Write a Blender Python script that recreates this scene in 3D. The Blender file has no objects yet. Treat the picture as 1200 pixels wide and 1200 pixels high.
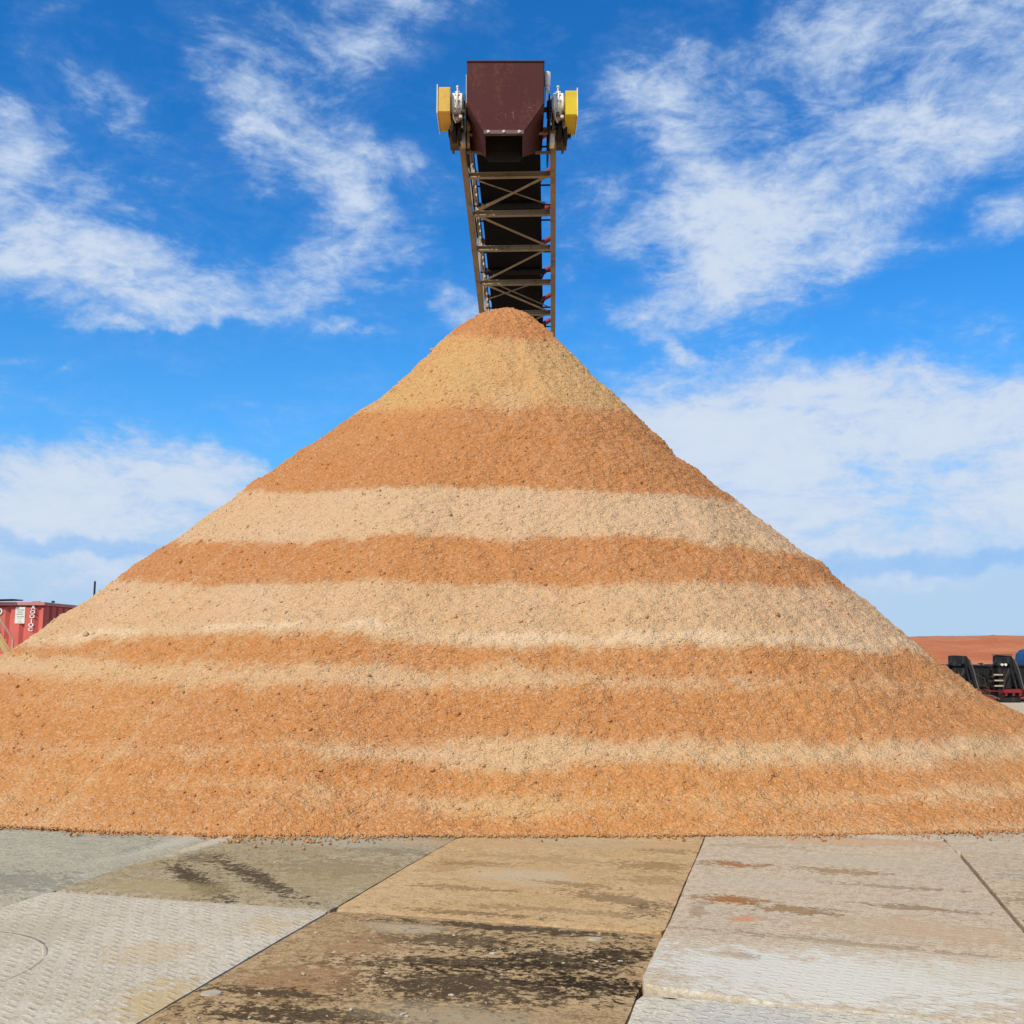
import bpy, bmesh, math, random
import numpy as np
from mathutils import Vector, Matrix
random.seed(7); RNG = np.random.default_rng(11)
R = math.radians
scene = bpy.context.scene
COL = scene.collection

# ------------------------------------------------------------------ node helper
class NT:
    def __init__(s, tree): s.t = tree; s.n = tree.nodes; s.l = tree.links
    def _set(s, sock, v):
        if v is None: return
        if isinstance(v, bpy.types.NodeSocket): s.l.new(v, sock)
        else: sock.default_value = v
    def m(s, op, a, b=None, c=None, clamp=False):
        n = s.n.new('ShaderNodeMath'); n.operation = op; n.use_clamp = clamp
        for i, v in enumerate((a, b, c)): s._set(n.inputs[i], v)
        return n.outputs[0]
    def v(s, op, a, b=None, sc=None):
        n = s.n.new('ShaderNodeVectorMath'); n.operation = op
        s._set(n.inputs[0], a); s._set(n.inputs[1], b)
        if sc is not None: s._set(n.inputs['Scale'], sc)
        return n.outputs['Value'] if op in ('LENGTH', 'DOT_PRODUCT', 'DISTANCE') else n.outputs[0]
    def noise(s, vec, scale, det=4, rough=.55, dist=0, out=0):
        n = s.n.new('ShaderNodeTexNoise'); s._set(n.inputs['Vector'], vec)
        n.inputs['Scale'].default_value = scale; n.inputs['Detail'].default_value = det
        n.inputs['Roughness'].default_value = rough; n.inputs['Distortion'].default_value = dist
        return n.outputs[out]
    def voro(s, vec, scale, out=0, feat='F1', rnd=1):
        n = s.n.new('ShaderNodeTexVoronoi'); n.feature = feat; s._set(n.inputs['Vector'], vec)
        n.inputs['Scale'].default_value = scale; n.inputs['Randomness'].default_value = rnd
        return n.outputs[out]
    def mix(s, f, a, b, mode='MIX'):
        n = s.n.new('ShaderNodeMix'); n.data_type = 'RGBA'; n.blend_type = mode
        s._set(n.inputs[0], f)
        for i, v in ((6, a), (7, b)):
            if isinstance(v, tuple) and len(v) == 3: v = v + (1,)
            s._set(n.inputs[i], v)
        return n.outputs[2]
    def ss(s, x, lo, hi):
        n = s.n.new('ShaderNodeMapRange'); n.interpolation_type = 'SMOOTHSTEP'
        s._set(n.inputs[0], x); n.inputs[1].default_value = lo; n.inputs[2].default_value = hi
        return n.outputs[0]
    def mapping(s, vec, loc=(0,0,0), rot=(0,0,0), sc=(1,1,1), kind='POINT'):
        n = s.n.new('ShaderNodeMapping'); n.vector_type = kind; s._set(n.inputs[0], vec)
        n.inputs[1].default_value = loc; n.inputs[2].default_value = rot; n.inputs[3].default_value = sc
        return n.outputs[0]
    def sep(s, v):
        n = s.n.new('ShaderNodeSeparateXYZ'); s._set(n.inputs[0], v); return n.outputs
    def comb(s, x, y, z):
        n = s.n.new('ShaderNodeCombineXYZ')
        for i, q in enumerate((x, y, z)): s._set(n.inputs[i], q)
        return n.outputs[0]
    def coord(s, which='Object'): return s.n.new('ShaderNodeTexCoord').outputs[which]
    def bump(s, h, strength=.5, dist=.02, normal=None):
        n = s.n.new('ShaderNodeBump'); n.inputs['Strength'].default_value = strength
        n.inputs['Distance'].default_value = dist; s._set(n.inputs['Height'], h)
        if normal is not None: s._set(n.inputs['Normal'], normal)
        return n.outputs[0]
    def attr(s, name):
        n = s.n.new('ShaderNodeAttribute'); n.attribute_name = name; return n.outputs['Fac']

def new_mat(name):
    m = bpy.data.materials.new(name); m.use_nodes = True
    return m, NT(m.node_tree), m.node_tree.nodes['Principled BSDF']

def paint(name, col, rough=.55, metal=0., dirt=(.2,.13,.07), dirt_amt=.4, scale=3., bump=.15, streak=True):
    m, g, b = new_mat(name)
    co = g.coord('Object')
    st = g.mapping(co, sc=(1,1,.25 if streak else 1))
    n1 = g.noise(st, scale, 6, .65); n2 = g.noise(co, scale*7, 4, .6); n3 = g.noise(co, scale*.35, 2)
    f = g.m('MULTIPLY', g.ss(g.m('ADD', n1, g.m('MULTIPLY', g.m('SUBTRACT', n2, .5), .5)), .48, .78), dirt_amt)
    c0 = g.mix(g.ss(n3, .3, .7), tuple(c*.88 for c in col), tuple(min(1,c*1.1) for c in col))
    c = g.mix(f, c0, dirt)
    g._set(b.inputs['Base Color'], c)
    b.inputs['Metallic'].default_value = metal; b.inputs['Specular IOR Level'].default_value = .22
    g._set(b.inputs['Roughness'], g.m('ADD', rough-.1, g.m('MULTIPLY', n1, .25)))
    g._set(b.inputs['Normal'], g.bump(g.m('ADD', n2, n1), bump, .01))
    return m

# ------------------------------------------------------------------ mesh builder
class MB:
    def __init__(s): s.v = []; s.f = []
    def add(s, vs, fs):
        k = len(s.v); s.v += [tuple(v) for v in vs]; s.f += [tuple(i+k for i in f) for f in fs]; return s
    def prism(s, pts, d):          # polygon pts (3d, planar) extruded along vector d
        n = len(pts); P = [Vector(p) for p in pts]; Q = [p+Vector(d) for p in P]
        fs = [tuple(range(n))[::-1], tuple(range(n, 2*n))]
        for i in range(n): j = (i+1) % n; fs.append((i, j, n+j, n+i))
        return s.add(P+Q, fs)
    def box(s, x0, x1, y0, y1, z0, z1, T=None, bev=0.):
        T = T or (lambda p: p)
        if bev <= 0:
            vs = [T((x, y, z)) for z in (z0, z1) for y in (y0, y1) for x in (x0, x1)]
            return s.add(vs, [(0,2,3,1),(4,5,7,6),(0,1,5,4),(2,6,7,3),(0,4,6,2),(1,3,7,5)])
        bm = bmesh.new(); bmesh.ops.create_cube(bm, size=1)
        for v in bm.verts:
            v.co = Vector(((x0+x1)/2+v.co.x*(x1-x0), (y0+y1)/2+v.co.y*(y1-y0), (z0+z1)/2+v.co.z*(z1-z0)))
        bmesh.ops.bevel(bm, geom=bm.edges[:], offset=bev, segments=2, affect='EDGES')
        bm.verts.ensure_lookup_table()
        r = s.add([T(tuple(v.co)) for v in bm.verts], [tuple(v.index for v in f.verts) for f in bm.faces]); bm.free(); return r
    def beam(s, p0, p1, w, h, up=(0,0,1), shape='box', th=.012):
        p0 = Vector(p0); p1 = Vector(p1); d = (p1-p0).normalized(); side = d.cross(Vector(up)).normalized(); u = side.cross(d)
        def q(a, b0, b1, c0, c1):
            vs = [p0+side*b+u*c for b, c in ((b0,c0),(b1,c0),(b1,c1),(b0,c1))]; vs += [v+(p1-p0) for v in vs]
            s.add(vs, [(3,2,1,0),(4,5,6,7),(0,1,5,4),(1,2,6,5),(2,3,7,6),(3,0,4,7)])
        if shape == 'box': q(0, -w/2, w/2, -h/2, h/2)
        elif shape == 'L': q(0, -w/2, w/2, -h/2, -h/2+th); q(0, -w/2, -w/2+th, -h/2+th, h/2)
        elif shape == 'C':   # channel: web vertical, flanges
            q(0, -w/2, -w/2+th, -h/2, h/2); q(0, -w/2+th, w/2, -h/2, -h/2+th); q(0, -w/2+th, w/2, h/2-th, h/2)
        elif shape == 'I':
            q(0, -w/2, w/2, -h/2, -h/2+th); q(0, -w/2, w/2, h/2-th, h/2); q(0, -th/2, th/2, -h/2+th, h/2-th)
        return s
    def cyl(s, p0, p1, r, seg=16, r1=None):
        p0 = Vector(p0); p1 = Vector(p1); d = (p1-p0).normalized()
        a = d.orthogonal().normalized(); b = d.cross(a); r1 = r if r1 is None else r1
        vs = [p0+(a*math.cos(t)+b*math.sin(t))*r for t in [2*math.pi*i/seg for i in range(seg)]]
        vs += [p1+(a*math.cos(t)+b*math.sin(t))*r1 for t in [2*math.pi*i/seg for i in range(seg)]]
        fs = [tuple(range(seg))[::-1], tuple(range(seg, 2*seg))]+[(i, (i+1)%seg, seg+(i+1)%seg, seg+i) for i in range(seg)]
        return s.add(vs, fs)
    def tube(s, pts, r, seg=8):
        for a, b in zip(pts[:-1], pts[1:]): s.cyl(a, b, r, seg)
        return s
    def build(s, name, mat, parent=None, smooth=False):
        """vertices are in world space; the object sits at its parent's frame"""
        me = bpy.data.meshes.new(name)
        off = parent_world(parent) if parent else Vector((0,0,0))
        me.from_pydata([tuple(Vector(v)-off) for v in s.v], [], s.f)
        bm = bmesh.new(); bm.from_mesh(me); bmesh.ops.recalc_face_normals(bm, faces=bm.faces[:]); bm.to_mesh(me); bm.free()
        me.materials.append(mat)
        if smooth:
            me.polygons.foreach_set('use_smooth', [True]*len(me.polygons))
            try: me.set_sharp_from_angle(angle=R(35))
            except Exception: pass
        o = bpy.data.objects.new(name, me); COL.objects.link(o)
        if parent: o.parent = parent
        return o
def parent_world(p):
    v = Vector((0,0,0))
    while p: v = v+Vector(p.location); p = p.parent
    return v
def empty(name, loc, label, cat, group=None):
    o = bpy.data.objects.new(name, None); COL.objects.link(o); o.location = loc; o.empty_display_size = .3
    tag(o, label, cat, group); return o
def tag(o, label=None, cat=None, group=None, kind=None):
    if label: o['label'] = label
    if cat: o['category'] = cat
    if group: o['group'] = group
    if kind: o['kind'] = kind
    return o
def text(name, body, size, M, mat, parent, depth=.004):
    cu = bpy.data.curves.new(name, 'FONT'); cu.body = body; cu.size = size; cu.extrude = depth; cu.align_x = 'CENTER'; cu.align_y = 'CENTER'; cu.offset = size*.035
    tmp = bpy.data.objects.new('tmp', cu); COL.objects.link(tmp)
    bpy.context.view_layer.update()
    me = bpy.data.meshes.new_from_object(tmp.evaluated_get(bpy.context.evaluated_depsgraph_get()))
    bpy.data.objects.remove(tmp)
    me.transform(Matrix.Translation(-parent_world(parent)) @ M); me.materials.append(mat)
    o = bpy.data.objects.new(name, me); COL.objects.link(o); o.parent = parent; return o

# ------------------------------------------------------------------ numpy noise
def _h(i, j, k, s):
    x = (i*374761393 + j*668265263 + k*2147483647 + s*974634777) & 0xffffffff
    x = ((x ^ (x >> 13)) * 1274126177) & 0xffffffff
    x = ((x ^ (x >> 16)) * 2246822519) & 0xffffffff
    return ((x ^ (x >> 15)) & 0xffffff) / 16777216.0
def vnoise(p, f, seed=0):
    q = p*f; b = np.floor(q).astype(np.int64); w = q-b; w = w*w*(3-2*w); r = 0
    for di in (0, 1):
        for dj in (0, 1):
            for dk in (0, 1):
                ww = (w[:,0] if di else 1-w[:,0])*(w[:,1] if dj else 1-w[:,1])*(w[:,2] if dk else 1-w[:,2])
                r = r + ww*_h(b[:,0]+di, b[:,1]+dj, b[:,2]+dk, seed)
    return r-.5

# ------------------------------------------------------------------ CAMERA
cam = bpy.data.cameras.new('camera'); co_ = bpy.data.objects.new('camera', cam); COL.objects.link(co_)
co_.location = (0, 0, 1.68); PITCH = math.atan(160/1200)
co_.rotation_euler = (math.pi/2+PITCH, 0, 0)
cam.sensor_width = 36; cam.lens = 36; cam.clip_end = 3000; cam.clip_start = .1
scene.camera = co_

# ------------------------------------------------------------------ LIGHT + SKY
SUN_AZ = R(-146)      # measured from +Y clockwise (to the right): behind and left of the camera
SUN_EL = R(47)
sdir = Vector((math.sin(SUN_AZ)*math.cos(SUN_EL), math.cos(SUN_AZ)*math.cos(SUN_EL), math.sin(SUN_EL)))
sl = bpy.data.lights.new('sun', 'SUN'); sl.energy = 4.4; sl.angle = R(.5); sl.color = (1, .905, .73)
so = bpy.data.objects.new('sun', sl); COL.objects.link(so)
so.rotation_euler = (-sdir).to_track_quat('-Z', 'Y').to_euler()

world = bpy.data.worlds.new('World'); scene.world = world; world.use_nodes = True
g = NT(world.node_tree)
bg = world.node_tree.nodes['Background']
sky = g.n.new('ShaderNodeTexSky'); sky.sky_type = 'NISHITA'; sky.sun_disc = False
sky.sun_elevation = SUN_EL; sky.sun_rotation = SUN_AZ; sky.air_density = 1.0; sky.dust_density = .6; sky.ozone_density = 2.0; sky.altitude = 900
dirv = g.coord('Generated')
x, y, z = g.sep(dirv)
az = g.m('ARCTAN2', x, y); el = g.m('ARCSINE', g.m('MAXIMUM', g.m('MINIMUM', z, 1.), -1.))
ae = g.comb(az, el, 0.)                       # the sky in azimuth / elevation (radians)
# clouds: (azimuth deg, elevation deg, half width, half height, tilt deg, weight)
CL = []
def cl(px, py, rx, ry, rot, w):               # converts to sky angles, so that each bank keeps its place in the sky
    a = (px-600)/1200.; u = -(py-600)/1200.
    Y = math.cos(PITCH)-u*math.sin(PITCH); Z = math.sin(PITCH)+u*math.cos(PITCH)
    az_ = math.atan2(a, Y); el_ = math.atan2(Z, math.hypot(a, Y)); k = 1/1200./(1+a*a*.8+u*u*.5)
    CL.append((az_, el_, rx*k*1.25/math.cos(el_), ry*k*1.25, R(-rot), w))
for c in [(15,205,60,75,10,.95),(50,275,110,60,20,1),(20,320,60,30,0,.7),(140,320,90,38,8,.9),(250,335,100,34,8,1),(170,285,60,25,10,.5),
          (410,300,80,42,-12,.9),(330,150,85,50,32,.9),(400,215,34,50,-15,.9),(150,130,48,26,32,.5),(270,95,50,30,20,.45),(440,22,95,38,-5,.75),
          (472,200,20,22,0,.5),(22,408,34,7,-4,.6),(78,425,22,8,-14,.6),(120,377,60,7,0,.5),(412,395,26,8,0,.55),(538,362,32,24,0,1),(240,375,70,9,-10,.5),
          (60,12,45,18,0,.35),(480,290,40,20,-20,.4),(0,130,30,25,40,.4),(420,100,40,40,0,.3),
          (40,610,230,80,-2,2.2),(230,590,150,45,6,1.6),(60,565,110,34,8,.9),
          (760,80,70,70,50,.75),(830,170,90,62,45,.85),(900,245,125,60,-15,1),(1010,190,150,55,-12,.95),(1100,60,190,80,0,.85),(1190,130,80,90,0,.7),
          (950,310,105,38,-22,.9),(860,330,110,30,-12,.85),(810,265,70,60,20,.75),(700,292,65,18,-12,.55),(680,200,22,50,0,.55),(760,370,50,34,10,.7),
          (850,430,70,15,-10,1.0),(930,415,44,11,-30,.7),(790,410,30,10,20,.6),(1185,255,46,26,-14,.95),(980,40,90,55,0,.7),(716,452,30,24,30,.7),(680,350,34,28,0,.4),(1070,295,22,14,0,.3),
          (1010,520,260,66,-3,2.2),(900,570,190,95,0,2.0),(1150,580,230,90,0,2.2),(1180,470,90,50,-18,.9),(1110,425,60,26,-15,.45),(800,500,80,34,0,.85)]: cl(*(c[:5]+((c[5]*.86,) if c[5] <= 1 else (c[5],))))
for k in range(60):                            # the rest of the sky, outside the photograph
    a = random.uniform(-math.pi, math.pi); e = random.uniform(.03, 1.3)
    if abs(a) < .62 and e < .72: continue
    CL.append((a, e, random.uniform(.05,.16)/max(.3, math.cos(e)), random.uniform(.02,.07), random.uniform(-.5,.5), random.uniform(.5,1)))
warp1 = g.v('SUBTRACT', g.noise(dirv, 7, 4, .6, 0, 1), (.5,.5,.5)); warp2 = g.v('SUBTRACT', g.noise(dirv, 26, 4, .65, 0, 1), (.5,.5,.5))
aew = g.v('ADD', ae, g.v('ADD', g.v('MULTIPLY', warp1, (.13,.08,0)), g.v('MULTIPLY', warp2, (.045,.03,0))))
tot = None
for (a, e, rx, ry, rot, w) in CL:
    mp = g.mapping(aew, (a, e, 0), (0, 0, rot), (rx*1.35, ry*1.35, 1), 'TEXTURE')
    gr = g.n.new('ShaderNodeTexGradient'); gr.gradient_type = 'SPHERICAL'; g.l.new(mp, gr.inputs[0])
    tot = g.m('MULTIPLY', gr.outputs['Fac'], w) if tot is None else g.m('MULTIPLY_ADD', gr.outputs['Fac'], w, tot)
tilt = g.mapping(dirv, rot=(0, R(-18), 0), sc=(1.0, 1.0, 2.1))
n1 = g.noise(tilt, 9, 8, .66, .35); n2 = g.noise(tilt, 34, 5, .65, .6)
n3 = g.noise(tilt, 3.2, 4, .6, .2)
tot = g.m('MULTIPLY', g.m('SUBTRACT', 1.0, g.m('EXPONENT', g.m('MULTIPLY', tot, -1.25))), 1.24)
d = g.m('ADD', g.m('MULTIPLY', tot, 1.0), g.m('ADD', g.m('MULTIPLY', g.m('SUBTRACT', n1, .55), 2.5), g.m('ADD', g.m('MULTIPLY', g.m('SUBTRACT', n2, .5), .95), g.m('MULTIPLY', g.m('SUBTRACT', n3, .5), .7))))
cov = g.m('ADD', g.m('MULTIPLY', g.ss(d, .10, 1.15), .86), g.m('MULTIPLY', g.ss(d, -.3, .5), .10))
# sky colour, deeper and more saturated aloft as in the photograph
hs = g.n.new('ShaderNodeHueSaturation'); hs.inputs['Saturation'].default_value = 1.35; hs.inputs['Value'].default_value = 1.0; g.l.new(sky.outputs[0], hs.inputs['Color'])
skyc = g.mix(1., hs.outputs[0], (.72, 1.55, 1.90, 1), 'MULTIPLY')
low = g.ss(el, .40, .05)                        # paler band towards the horizon
skyc = g.mix(g.m('MULTIPLY', low, .6), skyc, (1.5, 4.5, 9.0, 1)); skyc = g.mix(g.m('MULTIPLY', g.ss(el, .17, .04), .92), skyc, (4.7, 6.3, 8.4, 1))
cloudc = g.mix(g.ss(d, .3, 1.5), (4.8, 6.2, 8.4, 1), (6.7, 7.5, 8.8, 1))
final = g.mix(g.m('MULTIPLY', cov, g.m('SUBTRACT', 1.0, g.m('MULTIPLY', g.ss(el, .11, .04), .35))), skyc, cloudc)
for c in ((1085,662,120,11,1,.6),(110,640,95,9,0,.55),(1110,750,90,6,0,.2)):
    CL.clear(); cl(*c); a, e, rx, ry, rot, w = CL[0]
    mp = g.mapping(aew, (a, e, 0), (0, 0, rot), (rx*1.6, ry*1.6, 1), 'TEXTURE'); gr = g.n.new('ShaderNodeTexGradient'); gr.gradient_type = 'SPHERICAL'; g.l.new(mp, gr.inputs[0])
    final = g.mix(g.m('MULTIPLY', g.ss(gr.outputs['Fac'], .0, .7), w), final, (2.2, 4.9, 9.0, 1))
below = g.ss(z, .0, -.03)
final = g.mix(below, final, (2.2, 1.7, 1.2, 1))
g.l.new(final, bg.inputs['Color']); bg.inputs['Strength'].default_value = .1

vs = scene.view_settings; vs.view_transform = 'Standard'; vs.look = 'None'; vs.gamma = 1; vs.exposure = 0
scene.cycles.max_bounces = 6
try: world.cycles.sampling_method = 'MANUAL'; world.cycles.sample_map_resolution = 512
except Exception: pass

# ------------------------------------------------------------------ GROUND
m, g, b = new_mat('packed_caliche')
co = g.coord('Object'); n1 = g.noise(co, .12, 6, .6); n2 = g.noise(g.mapping(co, sc=(.15, 1, 1)), 1.1, 5, .6); n3 = g.noise(co, 18, 4, .7)
c = g.mix(g.ss(n1, .35, .65), (.58,.47,.31), (.50,.39,.25)); c = g.mix(g.m('MULTIPLY', g.ss(n2, .5, .75), .55), c, (.30,.21,.13))
c = g.mix(g.m('MULTIPLY', g.ss(n3, .5, .8), .3), c, (.55,.46,.34))
g._set(b.inputs['Base Color'], c); b.inputs['Roughness'].default_value = .95
g._set(b.inputs['Normal'], g.bump(g.m('ADD', n3, n1), .5, .04))
GND = m
mb = MB(); rad = [0, 8, 20, 45, 90, 180, 400, 1200]; seg = 48; vv = [(0,0,-.12)]
for r in rad[1:]:
    for i in range(seg):
        t = 2*math.pi*i/seg; vv.append((r*math.cos(t), 20+r*math.sin(t), -.12))
ff = [(0, 1+i, 1+(i+1)%seg) for i in range(seg)]
for k in range(len(rad)-2):
    for i in range(seg):
        a = 1+k*seg+i; c_ = 1+k*seg+(i+1)%seg; ff.append((a, c_, c_+seg, a+seg))
mb.add(vv, ff); tag(mb.build('ground', GND), 'pale packed caliche ground behind the striped pile', None, None, 'structure')

# far spoil mound
m, g, b = new_mat('red_soil')
co = g.coord('Object'); n1 = g.noise(g.mapping(co, sc=(.35, 1, 2.5)), .35, 6, .65); n2 = g.noise(co, 2.4, 5, .7)
c = g.mix(g.ss(n1, .38, .66), (.39,.115,.040), (.47,.165,.065)); c = g.mix(g.m('MULTIPLY', g.ss(n2, .52, .75), .4), c, (.30,.10,.05))
g._set(b.inputs['Base Color'], c); b.inputs['Roughness'].default_value = .95
g._set(b.inputs['Normal'], g.bump(g.m('ADD', n1, n2), .8, .15))
NX, NY = 260, 36
X = np.linspace(30, 175, NX); V = np.linspace(-1, 1, NY); XX, VV = np.meshgrid(X, V, indexing='ij')
env = np.clip((XX-30)/12, 0, 1)*np.clip((175-XX)/30, 0, 1); env = env*env*(3-2*env)
P = np.stack([XX.ravel(), (VV*14).ravel(), 0*XX.ravel()], 1)
cr = 3.22-.0042*np.maximum(0, XX-55)+.10*np.sin(XX*.11+1)
ZZ = cr*env*np.clip((1-np.abs(VV))*1.9, 0, 1)**.8 + (vnoise(P, .5, 3)*.22+vnoise(P, 1.7, 4)*.10).reshape(XX.shape)*env
mb = MB(); mb.add(list(zip(XX.ravel(), (122+VV*14+0*XX).ravel(), (ZZ-.2).ravel())), [(i*NY+j, (i+1)*NY+j, (i+1)*NY+j+1, i*NY+j+1) for i in range(NX-1) for j in range(NY-1)])
tag(mb.build('hill', m, smooth=True), 'long low mound of red soil on the skyline', None, None, 'structure')

# ------------------------------------------------------------------ GROUND MATS (local x = across the row, local y = along it)
YAW = R(14.8)
def W(u, v, z=0.): return Vector((u*math.sin(YAW)+v*math.cos(YAW), u*math.cos(YAW)-v*math.sin(YAW), z))
def mat_surface(name, base, alt, stains, tread=0.0, seed=0, rough=.8, grime=(.30,.21,.12), grime_amt=.35, uc=0, vc=0, ring=None, wear=.6, herring=True):
    m, g, b = new_mat(name)
    co = g.coord('Object'); off = g.v('ADD', co, (seed*7.3, seed*3.1, 0.))
    lx, ly, lz = g.sep(co)
    stretch = g.mapping(off, rot=(0,0,R(-12)), sc=(.85, 1.2, 1))      # scuffs run across the rows
    n0 = g.noise(off, .9, 3, .5); n1 = g.noise(stretch, 2.6, 8, .68, .3); n2 = g.noise(stretch, 9, 6, .7); n3 = g.noise(off, 60, 4, .7); n4 = g.noise(stretch, 28, 5, .75)
    c = g.mix(g.ss(g.m('ADD', g.m('MULTIPLY', n0, .5), g.m('MULTIPLY', n1, .5)), .38, .62), base, alt)
    c = g.mix(g.m('MULTIPLY', g.ss(n2, .46, .64), min(1, grime_amt*1.3)), c, grime)
    c = g.mix(g.m('MULTIPLY', g.ss(n4, .52, .64), min(1, grime_amt*1.3)), c, tuple(x*.5 for x in grime))
    n5 = g.noise(off, 110, 3, .7); n6 = g.noise(off, 16, 6, .75)
    c = g.mix(g.m('MULTIPLY', g.ss(n6, .48, .62), min(1, grime_amt*1.2)), c, grime)
    c = g.mix(g.m('MULTIPLY', g.ss(n5, .52, .64), .40), c, tuple(x*.5 for x in alt))
    c = g.mix(g.m('MULTIPLY', g.ss(n3, .46, .62), .40), c, tuple(min(.9, x*1.35) for x in base))
    # raised tread bars in a herringbone of 7 cm cells
    cell = g.mapping(g.v('ADD', co, g.v('SCALE', g.noise(off, 5, 2, .5, 0, 1), None, .03)), rot=(0,0,R(8)), sc=(1/.085, 1/.055, 1) if herring else (1/.13, 1/.068, 1)); cx, cy, _ = g.sep(cell)
    par = g.m('MODULO', g.m('ADD', g.m('FLOOR', cx), g.m('ADD', g.m('FLOOR', cy), 1000.)), 2.)
    fx = g.m('SUBTRACT', g.m('FRACT', cx), .5); fy = g.m('SUBTRACT', g.m('FRACT', cy), .5)
    sgn = g.m('SUBTRACT', g.m('MULTIPLY', par, 2.), 1.) if herring else 1.0
    if not herring: fx = g.m('SUBTRACT', g.m('FRACT', g.m('ADD', cx, g.m('MULTIPLY', g.m('MODULO', g.m('ADD', g.m('FLOOR', cy), 1000.), 2.), .5))), .5)
    dd = g.m('ABSOLUTE', g.m('ADD', fy, g.m('MULTIPLY', g.m('MULTIPLY', fx, sgn), .55)))
    bar = g.m('MULTIPLY', g.ss(dd, .20, .08), g.ss(g.m('ABSOLUTE', fx), .36, .26))
    worn = g.ss(g.noise(off, 3.2, 3, .6), wear-.25, wear-.05)
    bar = g.m('MULTIPLY', bar, worn)
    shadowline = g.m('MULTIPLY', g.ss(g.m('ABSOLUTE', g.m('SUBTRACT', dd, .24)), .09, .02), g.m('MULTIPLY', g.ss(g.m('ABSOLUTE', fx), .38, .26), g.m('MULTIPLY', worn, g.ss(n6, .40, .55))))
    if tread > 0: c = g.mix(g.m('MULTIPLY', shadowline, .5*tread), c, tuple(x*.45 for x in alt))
    hgt = g.m('ADD', g.m('MULTIPLY', n2, .5), g.m('MULTIPLY', n4, .35))
    hgt = g.m('ADD', hgt, g.m('MULTIPLY', n3, .12))
    crust = 0.
    for (u, v, ru, rv, rot, col, st, hard) in stains:
        mp = g.mapping(co, (v-vc, u-uc, 0), (0, 0, R(rot)), (rv, ru, 1), 'TEXTURE')
        wv = g.v('ADD', mp, g.v('SCALE', g.v('SUBTRACT', g.noise(stretch, 3.5, 6, .7, 0, 1), (.5,.5,.5)), None, 1.3))
        r_ = g.v('LENGTH', g.v('MULTIPLY', wv, (1,1,0)))
        f = g.m('ADD', g.m('SUBTRACT', 1.0, r_), g.m('MULTIPLY', g.m('SUBTRACT', n4, .5), 1.2+hard*2.6))
        f = g.m('ADD', f, g.m('MULTIPLY', g.m('SUBTRACT', n2, .5), 2.2)); f = g.m('ADD', f, g.m('MULTIPLY', g.m('SUBTRACT', n6, .5), 1.8*hard+1.2))
        f = g.m('MULTIPLY', g.ss(f, .05, .60), st)
        c = g.mix(f, c, col); crust = g.m('ADD', g.m('MULTIPLY', f, g.m('MULTIPLY', n3, .8*hard)), crust)
    if ring:
        ru, rv, rr = ring
        q = g.v('LENGTH', g.v('SUBTRACT', g.v('MULTIPLY', co, (1,1,0)), (rv-vc, ru-uc, 0)))
        f = g.ss(g.m('ABSOLUTE', g.m('SUBTRACT', q, rr)), .016, .004); f = g.m('MULTIPLY', f, g.ss(n1, .35, .5))
        c = g.mix(g.m('MULTIPLY', f, .3), c, (.33,.22,.15)); hgt = g.m('ADD', hgt, g.m('MULTIPLY', f, .5))
    hgt = g.m('ADD', hgt, crust)
    b.inputs['Specular IOR Level'].default_value = 0.; b.inputs['IOR'].default_value = 1.15; g._set(b.inputs['Base Color'], c); g._set(b.inputs['Roughness'], g.m('ADD', rough, g.m('MULTIPLY', n1, .2)))
    nb = g.bump(hgt, .8, .016)
    if tread > 0: nb = g.bump(bar, .8*tread, .012, nb)
    g._set(b.inputs['Normal'], nb)
    return m
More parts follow.
